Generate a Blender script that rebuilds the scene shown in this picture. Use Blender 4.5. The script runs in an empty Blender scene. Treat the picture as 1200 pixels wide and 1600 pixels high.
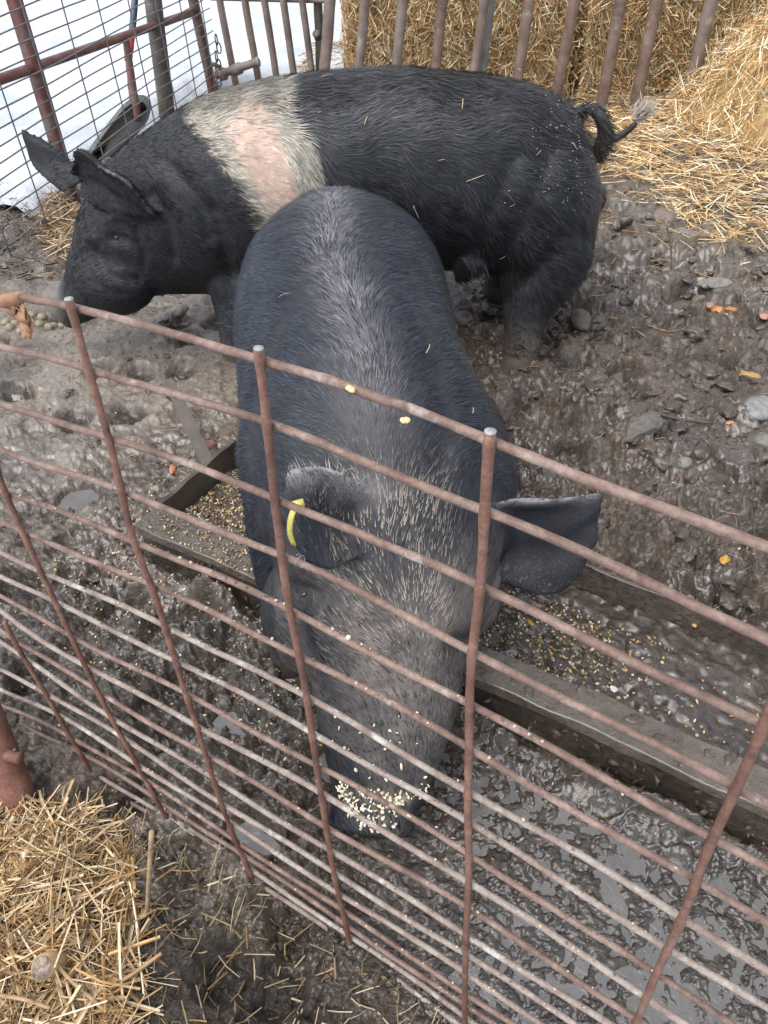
import bpy, bmesh, math
import numpy as np
from mathutils import Vector, Matrix
from math import radians as R

sc = bpy.context.scene
C = sc.collection
PI = math.pi

# ------------------------------------------------------------------ camera
H = 1.325
PITCH, ROLL, F = R(43.0), R(-2.45), 1200.0
cam_d = bpy.data.cameras.new("camera")
cam = bpy.data.objects.new("camera", cam_d)
C.objects.link(cam)
cam_d.sensor_fit = 'HORIZONTAL'; cam_d.sensor_width = 36.0; cam_d.lens = 36.0
cam_d.clip_start = 0.02; cam_d.clip_end = 6000
cam.matrix_world = (Matrix.Translation((0, 0, H)) @ Matrix.Rotation(PI / 2 - PITCH, 4, 'X')
                    @ Matrix.Rotation(-ROLL * -1, 4, 'Z'))
sc.camera = cam

# ------------------------------------------------------------------ light
SUN_EL, SUN_AZ = R(66), R(-128)      # azimuth from +Y towards -X negative
w = bpy.data.worlds.new("World"); sc.world = w; w.use_nodes = True
nt = w.node_tree; nt.nodes.clear()
out = nt.nodes.new('ShaderNodeOutputWorld'); bg = nt.nodes.new('ShaderNodeBackground')
sky = nt.nodes.new('ShaderNodeTexSky'); sky.sky_type = 'NISHITA'; sky.sun_disc = False
sky.sun_elevation = SUN_EL; sky.sun_rotation = SUN_AZ
sky.air_density = 1.0; sky.dust_density = 3.0; sky.ozone_density = 1.0
hsv = nt.nodes.new('ShaderNodeHueSaturation'); hsv.inputs['Saturation'].default_value = 0.38
nt.links.new(sky.outputs[0], hsv.inputs['Color']); nt.links.new(hsv.outputs[0], bg.inputs[0])
bg.inputs[1].default_value = 0.15; nt.links.new(bg.outputs[0], out.inputs[0])
sd = bpy.data.lights.new("sun", 'SUN'); sd.energy = 1.05; sd.angle = R(60); sd.color = (1.0, 0.98, 0.95)
so = bpy.data.objects.new("sun", sd); C.objects.link(so)
sdir = Vector((math.sin(SUN_AZ) * math.cos(SUN_EL), math.cos(SUN_AZ) * math.cos(SUN_EL), math.sin(SUN_EL)))
so.rotation_euler = sdir.to_track_quat('Z', 'Y').to_euler()
sc.view_settings.view_transform = 'Standard'; sc.view_settings.look = 'None'
sc.view_settings.gamma = 1.0; sc.view_settings.exposure = 1.15
sc.view_settings.use_curve_mapping = False

rng = np.random.default_rng(7)

# ------------------------------------------------------------------ survey helpers (photo pixel -> world)
def ray(px, py):
    x = (px - 600) / F; y = -(py - 800) / F
    c, s = math.cos(ROLL), math.sin(ROLL)
    x, y = c * x - s * y, s * x + c * y
    return np.array([x, math.cos(PITCH) + y * math.sin(PITCH), -math.sin(PITCH) + y * math.cos(PITCH)])
CAM = np.array([0, 0, H])
def G(px, py, z=0.0):
    d = ray(px, py); return CAM + d * (z - H) / d[2]
def AY(px, py, yy):
    d = ray(px, py); return CAM + d * yy / d[1]
def onplane(px, py, p0, n):
    d = ray(px, py); return CAM + d * (np.dot(np.asarray(p0) - CAM, n) / np.dot(d, n))

# ------------------------------------------------------------------ noise
def _hash(ix, iy, seed):
    n = (ix.astype(np.int64) * 374761393 + iy.astype(np.int64) * 668265263 + seed * 1442695041) & 0xFFFFFFFF
    n = ((n ^ (n >> 13)) * 1274126177) & 0xFFFFFFFF
    n = ((n ^ (n >> 16)) * 2246822519) & 0xFFFFFFFF
    return ((n ^ (n >> 15)) & 0xFFFFFF) / float(0xFFFFFF)
def vnoise(x, y, seed=0):
    ix = np.floor(x); iy = np.floor(y); fx = x - ix; fy = y - iy
    fx = fx * fx * fx * (fx * (fx * 6 - 15) + 10); fy = fy * fy * fy * (fy * (fy * 6 - 15) + 10)
    a = _hash(ix, iy, seed); b = _hash(ix + 1, iy, seed); c = _hash(ix, iy + 1, seed); d = _hash(ix + 1, iy + 1, seed)
    return (a + (b - a) * fx) * (1 - fy) + (c + (d - c) * fx) * fy
def fbm(x, y, freq, octv=4, seed=0, gain=0.5):
    v = 0; a = 1; t = 0
    for o in range(octv):
        v = v + a * (vnoise(x * freq + 13.7 * o, y * freq - 7.1 * o, seed + o) * 2 - 1); t += a
        a *= gain; freq *= 2.03
    return v / t
def ridged(x, y, freq, octv=3, seed=0):
    v = 0; a = 1; t = 0
    for o in range(octv):
        v = v + a * (1 - np.abs(vnoise(x * freq, y * freq, seed + o) * 2 - 1)); t += a
        a *= .5; freq *= 2.1
    return v / t
def worley(x, y, freq, seed=0):
    x = x * freq; y = y * freq; ix = np.floor(x); iy = np.floor(y)
    f1 = np.full(x.shape, 9.0); f2 = np.full(x.shape, 9.0); cid = np.zeros(x.shape)
    for dx in (-1, 0, 1):
        for dy in (-1, 0, 1):
            cx = ix + dx; cy = iy + dy
            hx = _hash(cx, cy, seed); hy = _hash(cx, cy, seed + 77)
            d = (cx + hx - x) ** 2 + (cy + hy - y) ** 2
            nw = d < f1
            f2 = np.where(nw, f1, np.minimum(f2, d)); cid = np.where(nw, hx * 7.3 + hy, cid)
            f1 = np.where(nw, d, f1)
    return np.sqrt(f1), np.sqrt(f2), cid % 1.0
def sstep(a, b, x):
    t = np.clip((x - a) / (b - a), 0, 1); return t * t * (3 - 2 * t)

# ------------------------------------------------------------------ object helpers
def tag(o, label=None, cat=None, group=None, kind=None):
    if label: o['label'] = label
    if cat: o['category'] = cat
    if group: o['group'] = group
    if kind: o['kind'] = kind
    return o
def empty(name, loc, label, cat, group=None):
    o = bpy.data.objects.new(name, None); C.objects.link(o); o.location = loc
    o.empty_display_size = .05
    return tag(o, label, cat, group)
def mesh_np(name, V, faces, mat, parent=None, attrs=None, smooth=True):
    """V (n,3) world coordinates, faces: (m,k) int array or list of such arrays"""
    V = np.asarray(V, float)
    if parent is not None:
        q_ = parent
        while q_ is not None:
            V = V - np.array(q_.location)[None, :]; q_ = q_.parent
    if not isinstance(faces, list): faces = [faces]
    faces = [np.asarray(f, np.int64) for f in faces if len(f)]
    me = bpy.data.meshes.new(name)
    nl = sum(f.size for f in faces); npoly = sum(len(f) for f in faces)
    me.vertices.add(len(V)); me.vertices.foreach_set('co', V.ravel())
    me.loops.add(nl); me.loops.foreach_set('vertex_index', np.concatenate([f.ravel() for f in faces]))
    me.polygons.add(npoly)
    st = []; tot = []; k = 0
    for f in faces:
        st.append(k + np.arange(len(f)) * f.shape[1]); tot.append(np.full(len(f), f.shape[1])); k += f.size
    me.polygons.foreach_set('loop_start', np.concatenate(st)); me.polygons.foreach_set('loop_total', np.concatenate(tot))
    me.update(calc_edges=True)
    me.polygons.foreach_set('use_smooth', np.full(npoly, smooth))
    if attrs:
        for an, arr in attrs.items():
            arr = np.asarray(arr, float)
            if arr.ndim == 2:
                a = me.attributes.new(an, 'FLOAT_COLOR', 'POINT')
                c4 = np.ones((len(V), 4)); c4[:, :3] = arr[:, :3]; a.data.foreach_set('color', c4.ravel())
            else:
                a = me.attributes.new(an, 'FLOAT', 'POINT'); a.data.foreach_set('value', arr)
    me.materials.append(mat)
    o = bpy.data.objects.new(name, me); C.objects.link(o)
    if parent is not None: o.parent = parent
    return o
def grid_faces(nu, nv, wrap=False):
    i = np.arange(nu - 1)[:, None]; m = nv if wrap else nv - 1
    j = np.arange(m)[None, :]; j2 = (j + 1) % nv
    return np.stack([i * nv + j, (i + 1) * nv + j, (i + 1) * nv + j2, i * nv + j2], -1).reshape(-1, 4)
def catmull(P, n):
    P = np.asarray(P, float); Q = np.vstack([2 * P[0] - P[1], P, 2 * P[-1] - P[-2]])
    t = np.linspace(0, len(P) - 1 - 1e-9, n); i = t.astype(int); u = (t - i)[:, None]
    a, b, c, d = Q[i], Q[i + 1], Q[i + 2], Q[i + 3]
    return .5 * ((2 * b) + (c - a) * u + (2 * a - 5 * b + 4 * c - d) * u * u + (3 * b - a - 3 * c + d) * u ** 3)
def smoothpath(W, n, win):
    W = np.asarray(W, float); d = np.r_[0, np.cumsum(np.linalg.norm(np.diff(W, axis=0), axis=1))]
    t = np.linspace(0, d[-1], n); P = np.stack([np.interp(t, d, W[:, i]) for i in range(3)], 1)
    for _ in range(2):
        pad = np.vstack([P[:1] + (P[:1] - P[1:2]) * np.arange(win, 0, -1)[:, None], P, P[-1:] + (P[-1:] - P[-2:-1]) * np.arange(1, win + 1)[:, None]])
        P = np.stack([np.convolve(pad[:, i], np.ones(2 * win + 1) / (2 * win + 1), 'valid') for i in range(3)], 1)
    return P
def tube(path, rad, seg=8, up=(0, 0, 1), caps=True, sq=1.0, flat=1.0):
    """returns V, [quads, caps]"""
    P = np.asarray(path, float); n = len(P); rad = np.broadcast_to(np.asarray(rad, float), (n,))
    T = np.gradient(P, axis=0); T /= np.linalg.norm(T, axis=1)[:, None] + 1e-12
    u = np.array(up, float)
    A = np.zeros((n, 3)); B = np.zeros((n, 3))
    ref = u if abs(np.dot(u, T[0])) < .95 else np.array([1., 0, 0])
    a = ref - T[0] * np.dot(ref, T[0]); a /= np.linalg.norm(a)
    for k in range(n):
        a = a - T[k] * np.dot(a, T[k]); a /= np.linalg.norm(a) + 1e-12
        A[k] = a; B[k] = np.cross(T[k], a)
    th = np.arange(seg) * 2 * PI / seg + (PI / seg if seg == 4 else 0)
    ct = np.cos(th); s_ = np.sin(th)
    V = P[:, None] + rad[:, None, None] * (A[:, None] * ct[None, :, None] * flat + B[:, None] * s_[None, :, None])
    V = V.reshape(-1, 3); f = grid_faces(n, seg, True)[:, ::-1]
    faces = [f]
    if caps:
        V = np.vstack([V, P[:1], P[-1:]]); c0, c1 = n * seg, n * seg + 1
        k = np.arange(seg); k2 = (k + 1) % seg
        faces.append(np.concatenate([np.stack([np.full(seg, c0), k, k2], 1)[:, ::-1],
                                     np.stack([np.full(seg, c1), (n - 1) * seg + k, (n - 1) * seg + k2], 1)]))
    return V, faces
class Acc:
    def __init__(s): s.V = []; s.F = {}; s.n = 0; s.A = []
    def add(s, V, faces, col=None):
        if not isinstance(faces, list): faces = [faces]
        for f in faces:
            f = np.asarray(f); s.F.setdefault(f.shape[1], []).append(f + s.n)
        s.V.append(V); s.n += len(V)
        if col is not None:
            col = np.asarray(col, float)
            s.A.append(np.broadcast_to(col, (len(V), 3)) if col.ndim == 1 else col)
        return s
    def build(s, name, mat, parent=None, smooth=True, extra=None):
        V = np.vstack(s.V); at = {'col': np.vstack(s.A)} if s.A else {}
        if extra: at.update({k: np.full(len(V), v) for k, v in extra.items()})
        return mesh_np(name, V, [np.vstack(f) for f in s.F.values()], mat, parent, at, smooth)
BOXF = np.array([[0, 3, 2, 1], [4, 5, 6, 7], [0, 1, 5, 4], [1, 2, 6, 5], [2, 3, 7, 6], [3, 0, 4, 7]])
def box8(c, hx, hy, hz, X=(1, 0, 0), Y=(0, 1, 0), Z=(0, 0, 1)):
    c = np.array(c, float); X = np.array(X, float); Y = np.array(Y, float); Z = np.array(Z, float)
    s = [(-1, -1, -1), (1, -1, -1), (1, 1, -1), (-1, 1, -1), (-1, -1, 1), (1, -1, 1), (1, 1, 1), (-1, 1, 1)]
    return np.array([c + a * hx * X + b * hy * Y + d * hz * Z for a, b, d in s])
def bevel_obj(o, width=.004, seg=2):
    m = o.modifiers.new('bevel', 'BEVEL'); m.width = width; m.segments = seg; m.limit_method = 'ANGLE'
    return o
def rock_mesh(c, r, seed, squash=(1, 1, .7), rough=.25, n=3, angular=False):
    bm = bmesh.new(); bmesh.ops.create_icosphere(bm, subdivisions=n, radius=1.0)
    V = np.array([v.co[:] for v in bm.verts]); Fc = np.array([[v.index for v in f.verts] for f in bm.faces]); bm.free()
    g = np.random.default_rng(seed)
    if angular:
        for k in range(9):
            d = g.normal(size=3); d /= np.linalg.norm(d); h = .55 + .25 * g.random()
            p = V @ d; V = V - np.outer(np.maximum(p - h, 0), d)
    nz = fbm(V[:, 0] + V[:, 2] * .7 + seed, V[:, 1] - V[:, 2] * .5, 1.6, 4, seed)
    V = V * (1 + rough * nz)[:, None] * np.array(squash) * r
    a = g.random() * 6.28; ca, sa = math.cos(a), math.sin(a)
    V = V @ np.array([[ca, sa, 0], [-sa, ca, 0], [0, 0, 1]])
    return V + np.array(c), Fc

# ------------------------------------------------------------------ materials
def mat_new(name):
    m = bpy.data.materials.new(name); m.use_nodes = True
    n = m.node_tree.nodes; b = n['Principled BSDF']
    return m, m.node_tree, b
def N(t, typ, **kw):
    x = t.nodes.new(typ)
    for k, v in kw.items():
        if k.startswith('i_'): x.inputs[k[2:].replace('_', ' ')].default_value = v
        else: setattr(x, k, v)
    return x
def noise_ramp(t, scale, stops, detail=6, rough=.6, vec=None, dist=0):
    nz = N(t, 'ShaderNodeTexNoise'); nz.inputs['Scale'].default_value = scale; nz.inputs['Detail'].default_value = detail
    nz.inputs['Roughness'].default_value = rough; nz.inputs['Distortion'].default_value = dist
    if vec: t.links.new(vec, nz.inputs['Vector'])
    rp = N(t, 'ShaderNodeValToRGB'); cr = rp.color_ramp
    while len(cr.elements) < len(stops): cr.elements.new(.5)
    for e, (p, c) in zip(cr.elements, stops): e.position = p; e.color = (*c, 1) if len(c) == 3 else c
    t.links.new(nz.outputs['Fac'], rp.inputs['Fac'])
    return rp.outputs['Color'], nz
def objcoord(t):
    return N(t, 'ShaderNodeTexCoord').outputs['Object']
def bump(t, b, src, strength=.4, dist=.01, prev=None):
    bp = N(t, 'ShaderNodeBump'); bp.inputs['Strength'].default_value = strength; bp.inputs['Distance'].default_value = dist
    t.links.new(src, bp.inputs['Height'])
    if prev: t.links.new(prev, bp.inputs['Normal'])
    t.links.new(bp.outputs['Normal'], b.inputs['Normal']); return bp.outputs['Normal']
def mix(t, fac, a, b2, mode='MIX'):
    m = N(t, 'ShaderNodeMix', data_type='RGBA', blend_type=mode)
    for s, v in ((0, fac), (6, a), (7, b2)):
        if isinstance(v, (int, float)): m.inputs[s].default_value = v
        elif isinstance(v, tuple): m.inputs[s].default_value = (*v, 1)
        else: t.links.new(v, m.inputs[s])
    return m.outputs[2]

# mud
M = {}
m, t, b = mat_new('mud'); oc = objcoord(t)
c1, _ = noise_ramp(t, 5, [(.3, (.030, .021, .014)), (.5, (.074, .054, .039)), (.7, (.150, .118, .090))], 8, .65, oc)
c2, _ = noise_ramp(t, 70, [(.3, (.55, .5, .45)), (.62, (1.25, 1.2, 1.12))], 6, .7, oc)
att = N(t, 'ShaderNodeAttribute', attribute_name='dry_sheen')
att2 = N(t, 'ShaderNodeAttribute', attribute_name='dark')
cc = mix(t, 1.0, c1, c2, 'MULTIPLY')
cc = mix(t, att.outputs['Fac'], cc, (.27, .225, .18))  # pale silt tone, with the sky sheen of wet mud painted in
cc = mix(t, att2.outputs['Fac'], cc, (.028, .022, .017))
t.links.new(cc, b.inputs['Base Color'])
rr, _ = noise_ramp(t, 9, [(.38, (.10,) * 3), (.64, (.5,) * 3)], 5, .6, oc)
mr = N(t, 'ShaderNodeMath', operation='ADD'); mr.use_clamp = True
dm = N(t, 'ShaderNodeMath', operation='MULTIPLY'); dm.inputs[1].default_value = .3
t.links.new(att.outputs['Fac'], dm.inputs[0]); t.links.new(rr, mr.inputs[0]); t.links.new(dm.outputs[0], mr.inputs[1])
att3 = N(t, 'ShaderNodeAttribute', attribute_name='wet')
t.links.new(mix(t, att3.outputs['Fac'], mr.outputs[0], (.13, .13, .13)), b.inputs['Roughness'])
b.inputs['Specular IOR Level'].default_value = .7
t.links.new(att3.outputs['Fac'], b.inputs['Coat Weight']); b.inputs['Coat Roughness'].default_value = .16; b.inputs['Coat IOR'].default_value = 1.5
_, nz = noise_ramp(t, 150, [(0, (0, 0, 0)), (1, (1, 1, 1))], 8, .75, oc)
p = bump(t, b, nz.outputs['Fac'], .8, .007)
_, nz = noise_ramp(t, 42, [(0, (0, 0, 0)), (1, (1, 1, 1))], 6, .65, oc, .6)
bump(t, b, nz.outputs['Fac'], .9, .022, p)
M['mud'] = m

m, t, b = mat_new('slop_water'); oc = objcoord(t)
c1, _ = noise_ramp(t, 12, [(.3, (.085, .078, .070)), (.7, (.125, .118, .110))], 5, .6, oc)
t.links.new(c1, b.inputs['Base Color']); b.inputs['Roughness'].default_value = .07
b.inputs['IOR'].default_value = 1.5; b.inputs['Specular IOR Level'].default_value = .9
_, nz = noise_ramp(t, 48, [(0, (0, 0, 0)), (1, (1, 1, 1))], 4, .55, oc, .8)
bump(t, b, nz.outputs['Fac'], .35, .006); M['water'] = m

m, t, b = mat_new('snow'); oc = objcoord(t)
c1, _ = noise_ramp(t, 2.2, [(.35, (.36, .40, .45)), (.6, (.49, .52, .56))], 7, .6, oc)
t.links.new(c1, b.inputs['Base Color']); b.inputs['Roughness'].default_value = .7
_, nz = noise_ramp(t, 14, [(0, (0, 0, 0)), (1, (1, 1, 1))], 7, .6, oc); bump(t, b, nz.outputs['Fac'], .5, .03); M['snow'] = m

def attr_mat(name, rough, attr='col', bumpsc=None, bstr=.3, nscale=60, namt=.35, spec=.5):
    m, t, b = mat_new(name); oc = objcoord(t)
    a = N(t, 'ShaderNodeAttribute', attribute_name=attr)
    c2, nz = noise_ramp(t, nscale, [(.3, (1 - namt,) * 3), (.7, (1 + namt,) * 3)], 5, .6, oc)
    t.links.new(mix(t, 1.0, a.outputs['Color'], c2, 'MULTIPLY'), b.inputs['Base Color'])
    b.inputs['Roughness'].default_value = rough; b.inputs['Specular IOR Level'].default_value = spec
    if bumpsc: bump(t, b, nz.outputs['Fac'], bstr, bumpsc)
    return m
M['straw'] = attr_mat('straw', .5, namt=.25, nscale=40, spec=.35)
M['hair'] = attr_mat('hair', .40, namt=.3, nscale=25, spec=.27)
M['hair'].node_tree.nodes['Principled BSDF'].inputs['Specular Tint'].default_value = (.82, .90, 1.0, 1)
M['grain'] = attr_mat('grain', .45, namt=.2, nscale=300)
M['stone'] = attr_mat('stone', .55, bumpsc=.004, bstr=.5, nscale=70)
M['clod'] = attr_mat('clod', .4, bumpsc=.006, bstr=.8, nscale=55, namt=.5)

m, t, b = mat_new('pig_skin'); oc = objcoord(t)
a = N(t, 'ShaderNodeAttribute', attribute_name='col')
c2, nz = noise_ramp(t, 26, [(.3, (.7,) * 3), (.7, (1.3,) * 3)], 7, .7, oc)
t.links.new(mix(t, 1.0, a.outputs['Color'], c2, 'MULTIPLY'), b.inputs['Base Color'])
b.inputs['Roughness'].default_value = .55; b.inputs['Specular IOR Level'].default_value = .25
_, nz = noise_ramp(t, 90, [(0, (0, 0, 0)), (1, (1, 1, 1))], 5, .7, oc, .4)
p = bump(t, b, nz.outputs['Fac'], .35, .004)
_, nz = noise_ramp(t, 9, [(0, (0, 0, 0)), (1, (1, 1, 1))], 3, .5, oc, .8)
bump(t, b, nz.outputs['Fac'], .3, .02, p)
M['skin'] = m

def rust_mat(name, stops, patch, pthr=(.56, .64), rough=.6, sc1=30, sc2=22):
    m, t, b = mat_new(name); oc = objcoord(t)
    c1, n1 = noise_ramp(t, sc1, stops, 7, .65, oc)
    c3, _ = noise_ramp(t, 260, [(.3, (.7,) * 3), (.7, (1.25,) * 3)], 4, .7, oc)
    fac, _ = noise_ramp(t, sc2, [(pthr[0], (0, 0, 0)), (pthr[1], (1, 1, 1))], 6, .7, oc)
    cc = mix(t, 1.0, mix(t, fac, c1, patch), c3, 'MULTIPLY')
    t.links.new(cc, b.inputs['Base Color']); b.inputs['Roughness'].default_value = rough
    b.inputs['Metallic'].default_value = .0
    _, nz = noise_ramp(t, 220, [(0, (0, 0, 0)), (1, (1, 1, 1))], 5, .7, oc)
    bump(t, b, nz.outputs['Fac'], .5, .002)
    return m
M['rod'] = rust_mat('rusty_wire', [(.32, (.075, .040, .028)), (.5, (.155, .098, .076)), (.68, (.245, .175, .145))], (.30, .26, .225), (.6, .7))
M['rodpale'] = rust_mat('weathered_wire', [(.3, (.12, .076, .056)), (.5, (.22, .172, .145)), (.7, (.30, .27, .235))], (.40, .38, .34), (.56, .68))
M['stay'] = rust_mat('brown_wire', [(.3, (.07, .032, .022)), (.5, (.15, .07, .047)), (.7, (.24, .13, .09))], (.25, .17, .12), (.62, .72))
M['cut'] = rust_mat('cut_steel', [(.3, (.2, .2, .2)), (.7, (.36, .36, .35))], (.3, .22, .18), (.6, .7), .45)
M['redpipe'] = rust_mat('red_gate_paint', [(.3, (.07, .042, .036)), (.5, (.145, .055, .045)), (.7, (.21, .10, .08))], (.14, .11, .10), (.5, .6), .55, 14, 12)
M['barpipe'] = rust_mat('grey_brown_pipe', [(.3, (.12, .085, .07)), (.5, (.20, .155, .13)), (.7, (.27, .225, .2))], (.34, .31, .29), (.58, .7), .55, 10, 9)
M['barrust'] = rust_mat('rust_brown_pipe', [(.3, (.10, .062, .045)), (.5, (.19, .13, .10)), (.7, (.27, .20, .16))], (.36, .32, .3), (.6, .7), .55, 10, 12)
M['darkpost'] = rust_mat('dark_post', [(.3, (.055, .048, .042)), (.7, (.13, .115, .10))], (.2, .16, .13), (.6, .7), .6, 10, 10)
M['mesh_wire'] = rust_mat('grey_wire', [(.3, (.10, .10, .10)), (.7, (.2, .2, .2))], (.25, .18, .14), (.6, .7), .45, 20, 14)
M['bigpipe'] = rust_mat('red_brown_pipe', [(.3, (.11, .05, .035)), (.5, (.20, .085, .06)), (.7, (.29, .15, .11))], (.15, .12, .10), (.5, .62), .6, 16, 18)
M['trough'] = rust_mat('muddy_steel', [(.3, (.04, .031, .024)), (.5, (.085, .074, .062)), (.7, (.12, .108, .094))], (.05, .038, .028), (.56, .66), .16, 9, 13)
M['angle'] = rust_mat('muddy_iron', [(.3, (.025, .018, .013)), (.7, (.07, .053, .041))], (.10, .05, .035), (.55, .65), .5, 20, 20)
M['shovel'] = rust_mat('grey_steel', [(.3, (.13, .13, .13)), (.7, (.22, .22, .22))], (.17, .15, .13), (.62, .72), .4, 14, 14)
def plain(name, col, rough=.5, scl=40, amt=.25):
    m, t, b = mat_new(name); oc = objcoord(t)
    c2, nz = noise_ramp(t, scl, [(.3, tuple(x * (1 - amt) for x in col)), (.7, tuple(x * (1 + amt) for x in col))], 5, .6, oc)
    t.links.new(c2, b.inputs['Base Color']); b.inputs['Roughness'].default_value = rough
    bump(t, b, nz.outputs['Fac'], .2, .002); return m
M['blue'] = plain('dark_blue_paint', (.03, .05, .09)); M['redpaint'] = plain('red_paint', (.4, .03, .03))
M['yellow'] = plain('yellow_plastic', (.42, .38, .09), .4, 200, .2)
M['leaf'] = plain('dry_leaf', (.27, .14, .075), .6, 60, .5)
M['weed'] = plain('pale_green_weed', (.24, .26, .15), .6)
M['wood'] = plain('cut_wood', (.20, .155, .12), .7, 160, .7)
M['bark'] = plain('bark', (.30, .2, .11), .8, 60, .4)
M['eye'] = plain('eye', (.01, .008, .007), .12, 20, .1)

# ------------------------------------------------------------------ ground
TE = np.array([.848, -.530]); TN = np.array([.530, .848])      # trough length / width directions
def ground_z(x, y, fine=True):
    e = x * TE[0] + y * TE[1]; n = x * TN[0] + y * TN[1]
    nearfence = n - .30      # <0 outside the pen on our side (fence line)
    z = .028 * fbm(x, y, 1.3, 3, 3) + .018 * fbm(x, y, 4.5, 3, 11)
    # rough churned mud
    f1, f2, cid = worley(x + .05 * fbm(x, y, 6, 2, 5), y + .05 * fbm(x, y, 6, 2, 9), 9, 21)
    lump = np.clip(1 - f1 * 1.25, 0, 1) ** .7 * (.4 + cid)
    g1, g2, gid = worley(x + .03 * fbm(x, y, 11, 2, 6), y + .03 * fbm(x, y, 11, 2, 8), 23, 31)
    lump2 = np.clip(1 - g1 * 1.3, 0, 1) ** .6 * gid
    rd = ridged(x, y, 9, 4, 41)
    rough = .45 + .55 * sstep(-.25, .45, fbm(x, y, 1.1, 2, 55) + .5 * sstep(0, .6, x) - .25)
    smoothleft = sstep(.25, -.35, x) * sstep(1.3, 1.7, y) * sstep(3.2, 2.6, y)
    rough = rough * (1 - .6 * smoothleft)
    far = sstep(2.6, 3.8, y)
    rough = rough * (1 - .45 * far)
    z = z + rough * (.046 * lump * sstep(.3, .7, cid) + .026 * lump2 + .034 * (rd - .6))
    # hoof holes
    h1, h2, hid = worley(x, y, 4.6, 91)
    hole = sstep(.30, .12, h1 + .06 * fbm(x, y, 14, 2, 3)) * (hid > .42)
    z = z - (.6 + .4 * rough) * .046 * hole * (1 - far)
    # slop pool between fence and trough, on the right
    pool = sstep(.80, .74, n) * sstep(.22, .33, n) * sstep(-.45, -.10, e)
    poolL = sstep(.80, .72, n) * sstep(.3, .42, n) * sstep(-.62, -.35, e)
    wx = x + .012 * fbm(x, y, 22, 2, 4); wy = y + .012 * fbm(x, y, 22, 2, 14)
    sl = -.0122 + .0042 * np.tanh(3.5 * fbm(wx, wy, 62, 3, 61, .55)) + .0040 * fbm(x, y, 13, 2, 62) + .0012 * fbm(x, y, 110, 2, 66)
    z = z * (1 - .96 * pool) + sl * pool
    z = z - poolL * (1 - pool) * .010
    # bank along the fence on our side
    z = z + .015 * sstep(.22, .10, n) + .02 * np.exp(-((n - .20) / .05) ** 2) * (.5 + fbm(x, y, 7, 2, 71))
    z = z + .050 * sstep(.70, .80, n + .02 * fbm(x, y, 8, 3, 73)) * (n < .80) * (.55 + .9 * fbm(x, y, 5, 3, 74)) * sstep(-1.35, -1.1, e)
    # trough interior stays low
    tr = sstep(.76, .80, n) * sstep(1.19, 1.15, n) * sstep(-1.2, -1.15, e) * sstep(1.5, 1.45, e)
    z = z * (1 - tr) - .02 * tr
    if fine:
        k1, k2, kid = worley(x + .01 * fbm(x, y, 30, 2, 7), y, 48, 87)
        z = z + (.013 * fbm(x, y, 55, 3, 81) + .010 * (ridged(x, y, 38, 2, 85) - .6) + .006 * np.clip(1 - k1 * 1.3, 0, 1) ** .6 * kid) * (1 - .85 * pool) * (.45 + .75 * rough) * (1 - .6 * sstep(1.4, 2.4, y))
        q1, q2, qid = worley(x + .02 * fbm(x, y, 14, 2, 17), y + .02 * fbm(x, y, 14, 2, 18), 17, 97)
        z = z + .020 * np.clip(1 - q1 * 1.25, 0, 1) ** .55 * (qid > .35) * (.4 + qid) * rough * (1 - pool) * sstep(-.1, .4, x) * sstep(.22, .3, n)
    # rise of trampled ground around straw pile (right) and beyond the gate (left)
    z = z + .05 * sstep(1.5, 2.6, x) * sstep(2.6, 4, y) + .05 * sstep(-1.25, -1.7, x) * sstep(2.4, 3.2, y)
    return z, rough, pool, smoothleft, hole, n, e
nr, ncx = 1500, 760
tt = np.linspace(0, 1, nr); yy = .10 * (13 / .10) ** tt
uu = np.linspace(-1, 1, ncx)
Yg = np.repeat(yy[:, None], ncx, 1); Xg = uu[None, :] * (.62 + .58 * Yg)
x, y = Xg.ravel(), Yg.ravel()
z, rough, pool, sml, hole, nn, ee = ground_z(x, y)
dry_sheen = np.clip(sstep(.1, .9, .5 + .9 * fbm(x, y, 2.3, 4, 101)) * (.12 + .33 * sstep(.4, -.4, x)) + .5 * sml * sstep(-.4, .4, fbm(x, y, 7, 4, 9)) + .4 * sstep(2.2, 3.5, y), 0, .85)  # left stretch lightened too: sheen of the sky put into the mud colour
dry_sheen = dry_sheen * sstep(-.02, .012, z) * (1 - pool)
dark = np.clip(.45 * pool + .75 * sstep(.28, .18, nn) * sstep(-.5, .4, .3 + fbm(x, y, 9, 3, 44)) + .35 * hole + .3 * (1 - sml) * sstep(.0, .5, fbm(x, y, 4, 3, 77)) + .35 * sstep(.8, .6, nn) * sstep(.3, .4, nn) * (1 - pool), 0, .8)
wet = np.clip(pool * .95 + (1 - pool) * (.45 + .65 * sstep(-.15, .35, fbm(x, y, 3.1, 4, 131))) * sstep(4.0, 2.9, y) * (.85 + .15 * sml) * sstep(.15, .30, nn), 0, 1)
mesh_np('mud_ground', np.stack([x, y, z], 1), grid_faces(nr, ncx)[:, ::-1], M['mud'], attrs={'dry_sheen': dry_sheen, 'dark': dark, 'wet': wet})
tag(bpy.data.objects['mud_ground'], kind='structure')
def gz(x, y):
    return ground_z(np.atleast_1d(np.asarray(x, float)), np.atleast_1d(np.asarray(y, float)))[0]
def gzs(x, y): return float(gz(x, y)[0])

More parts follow.
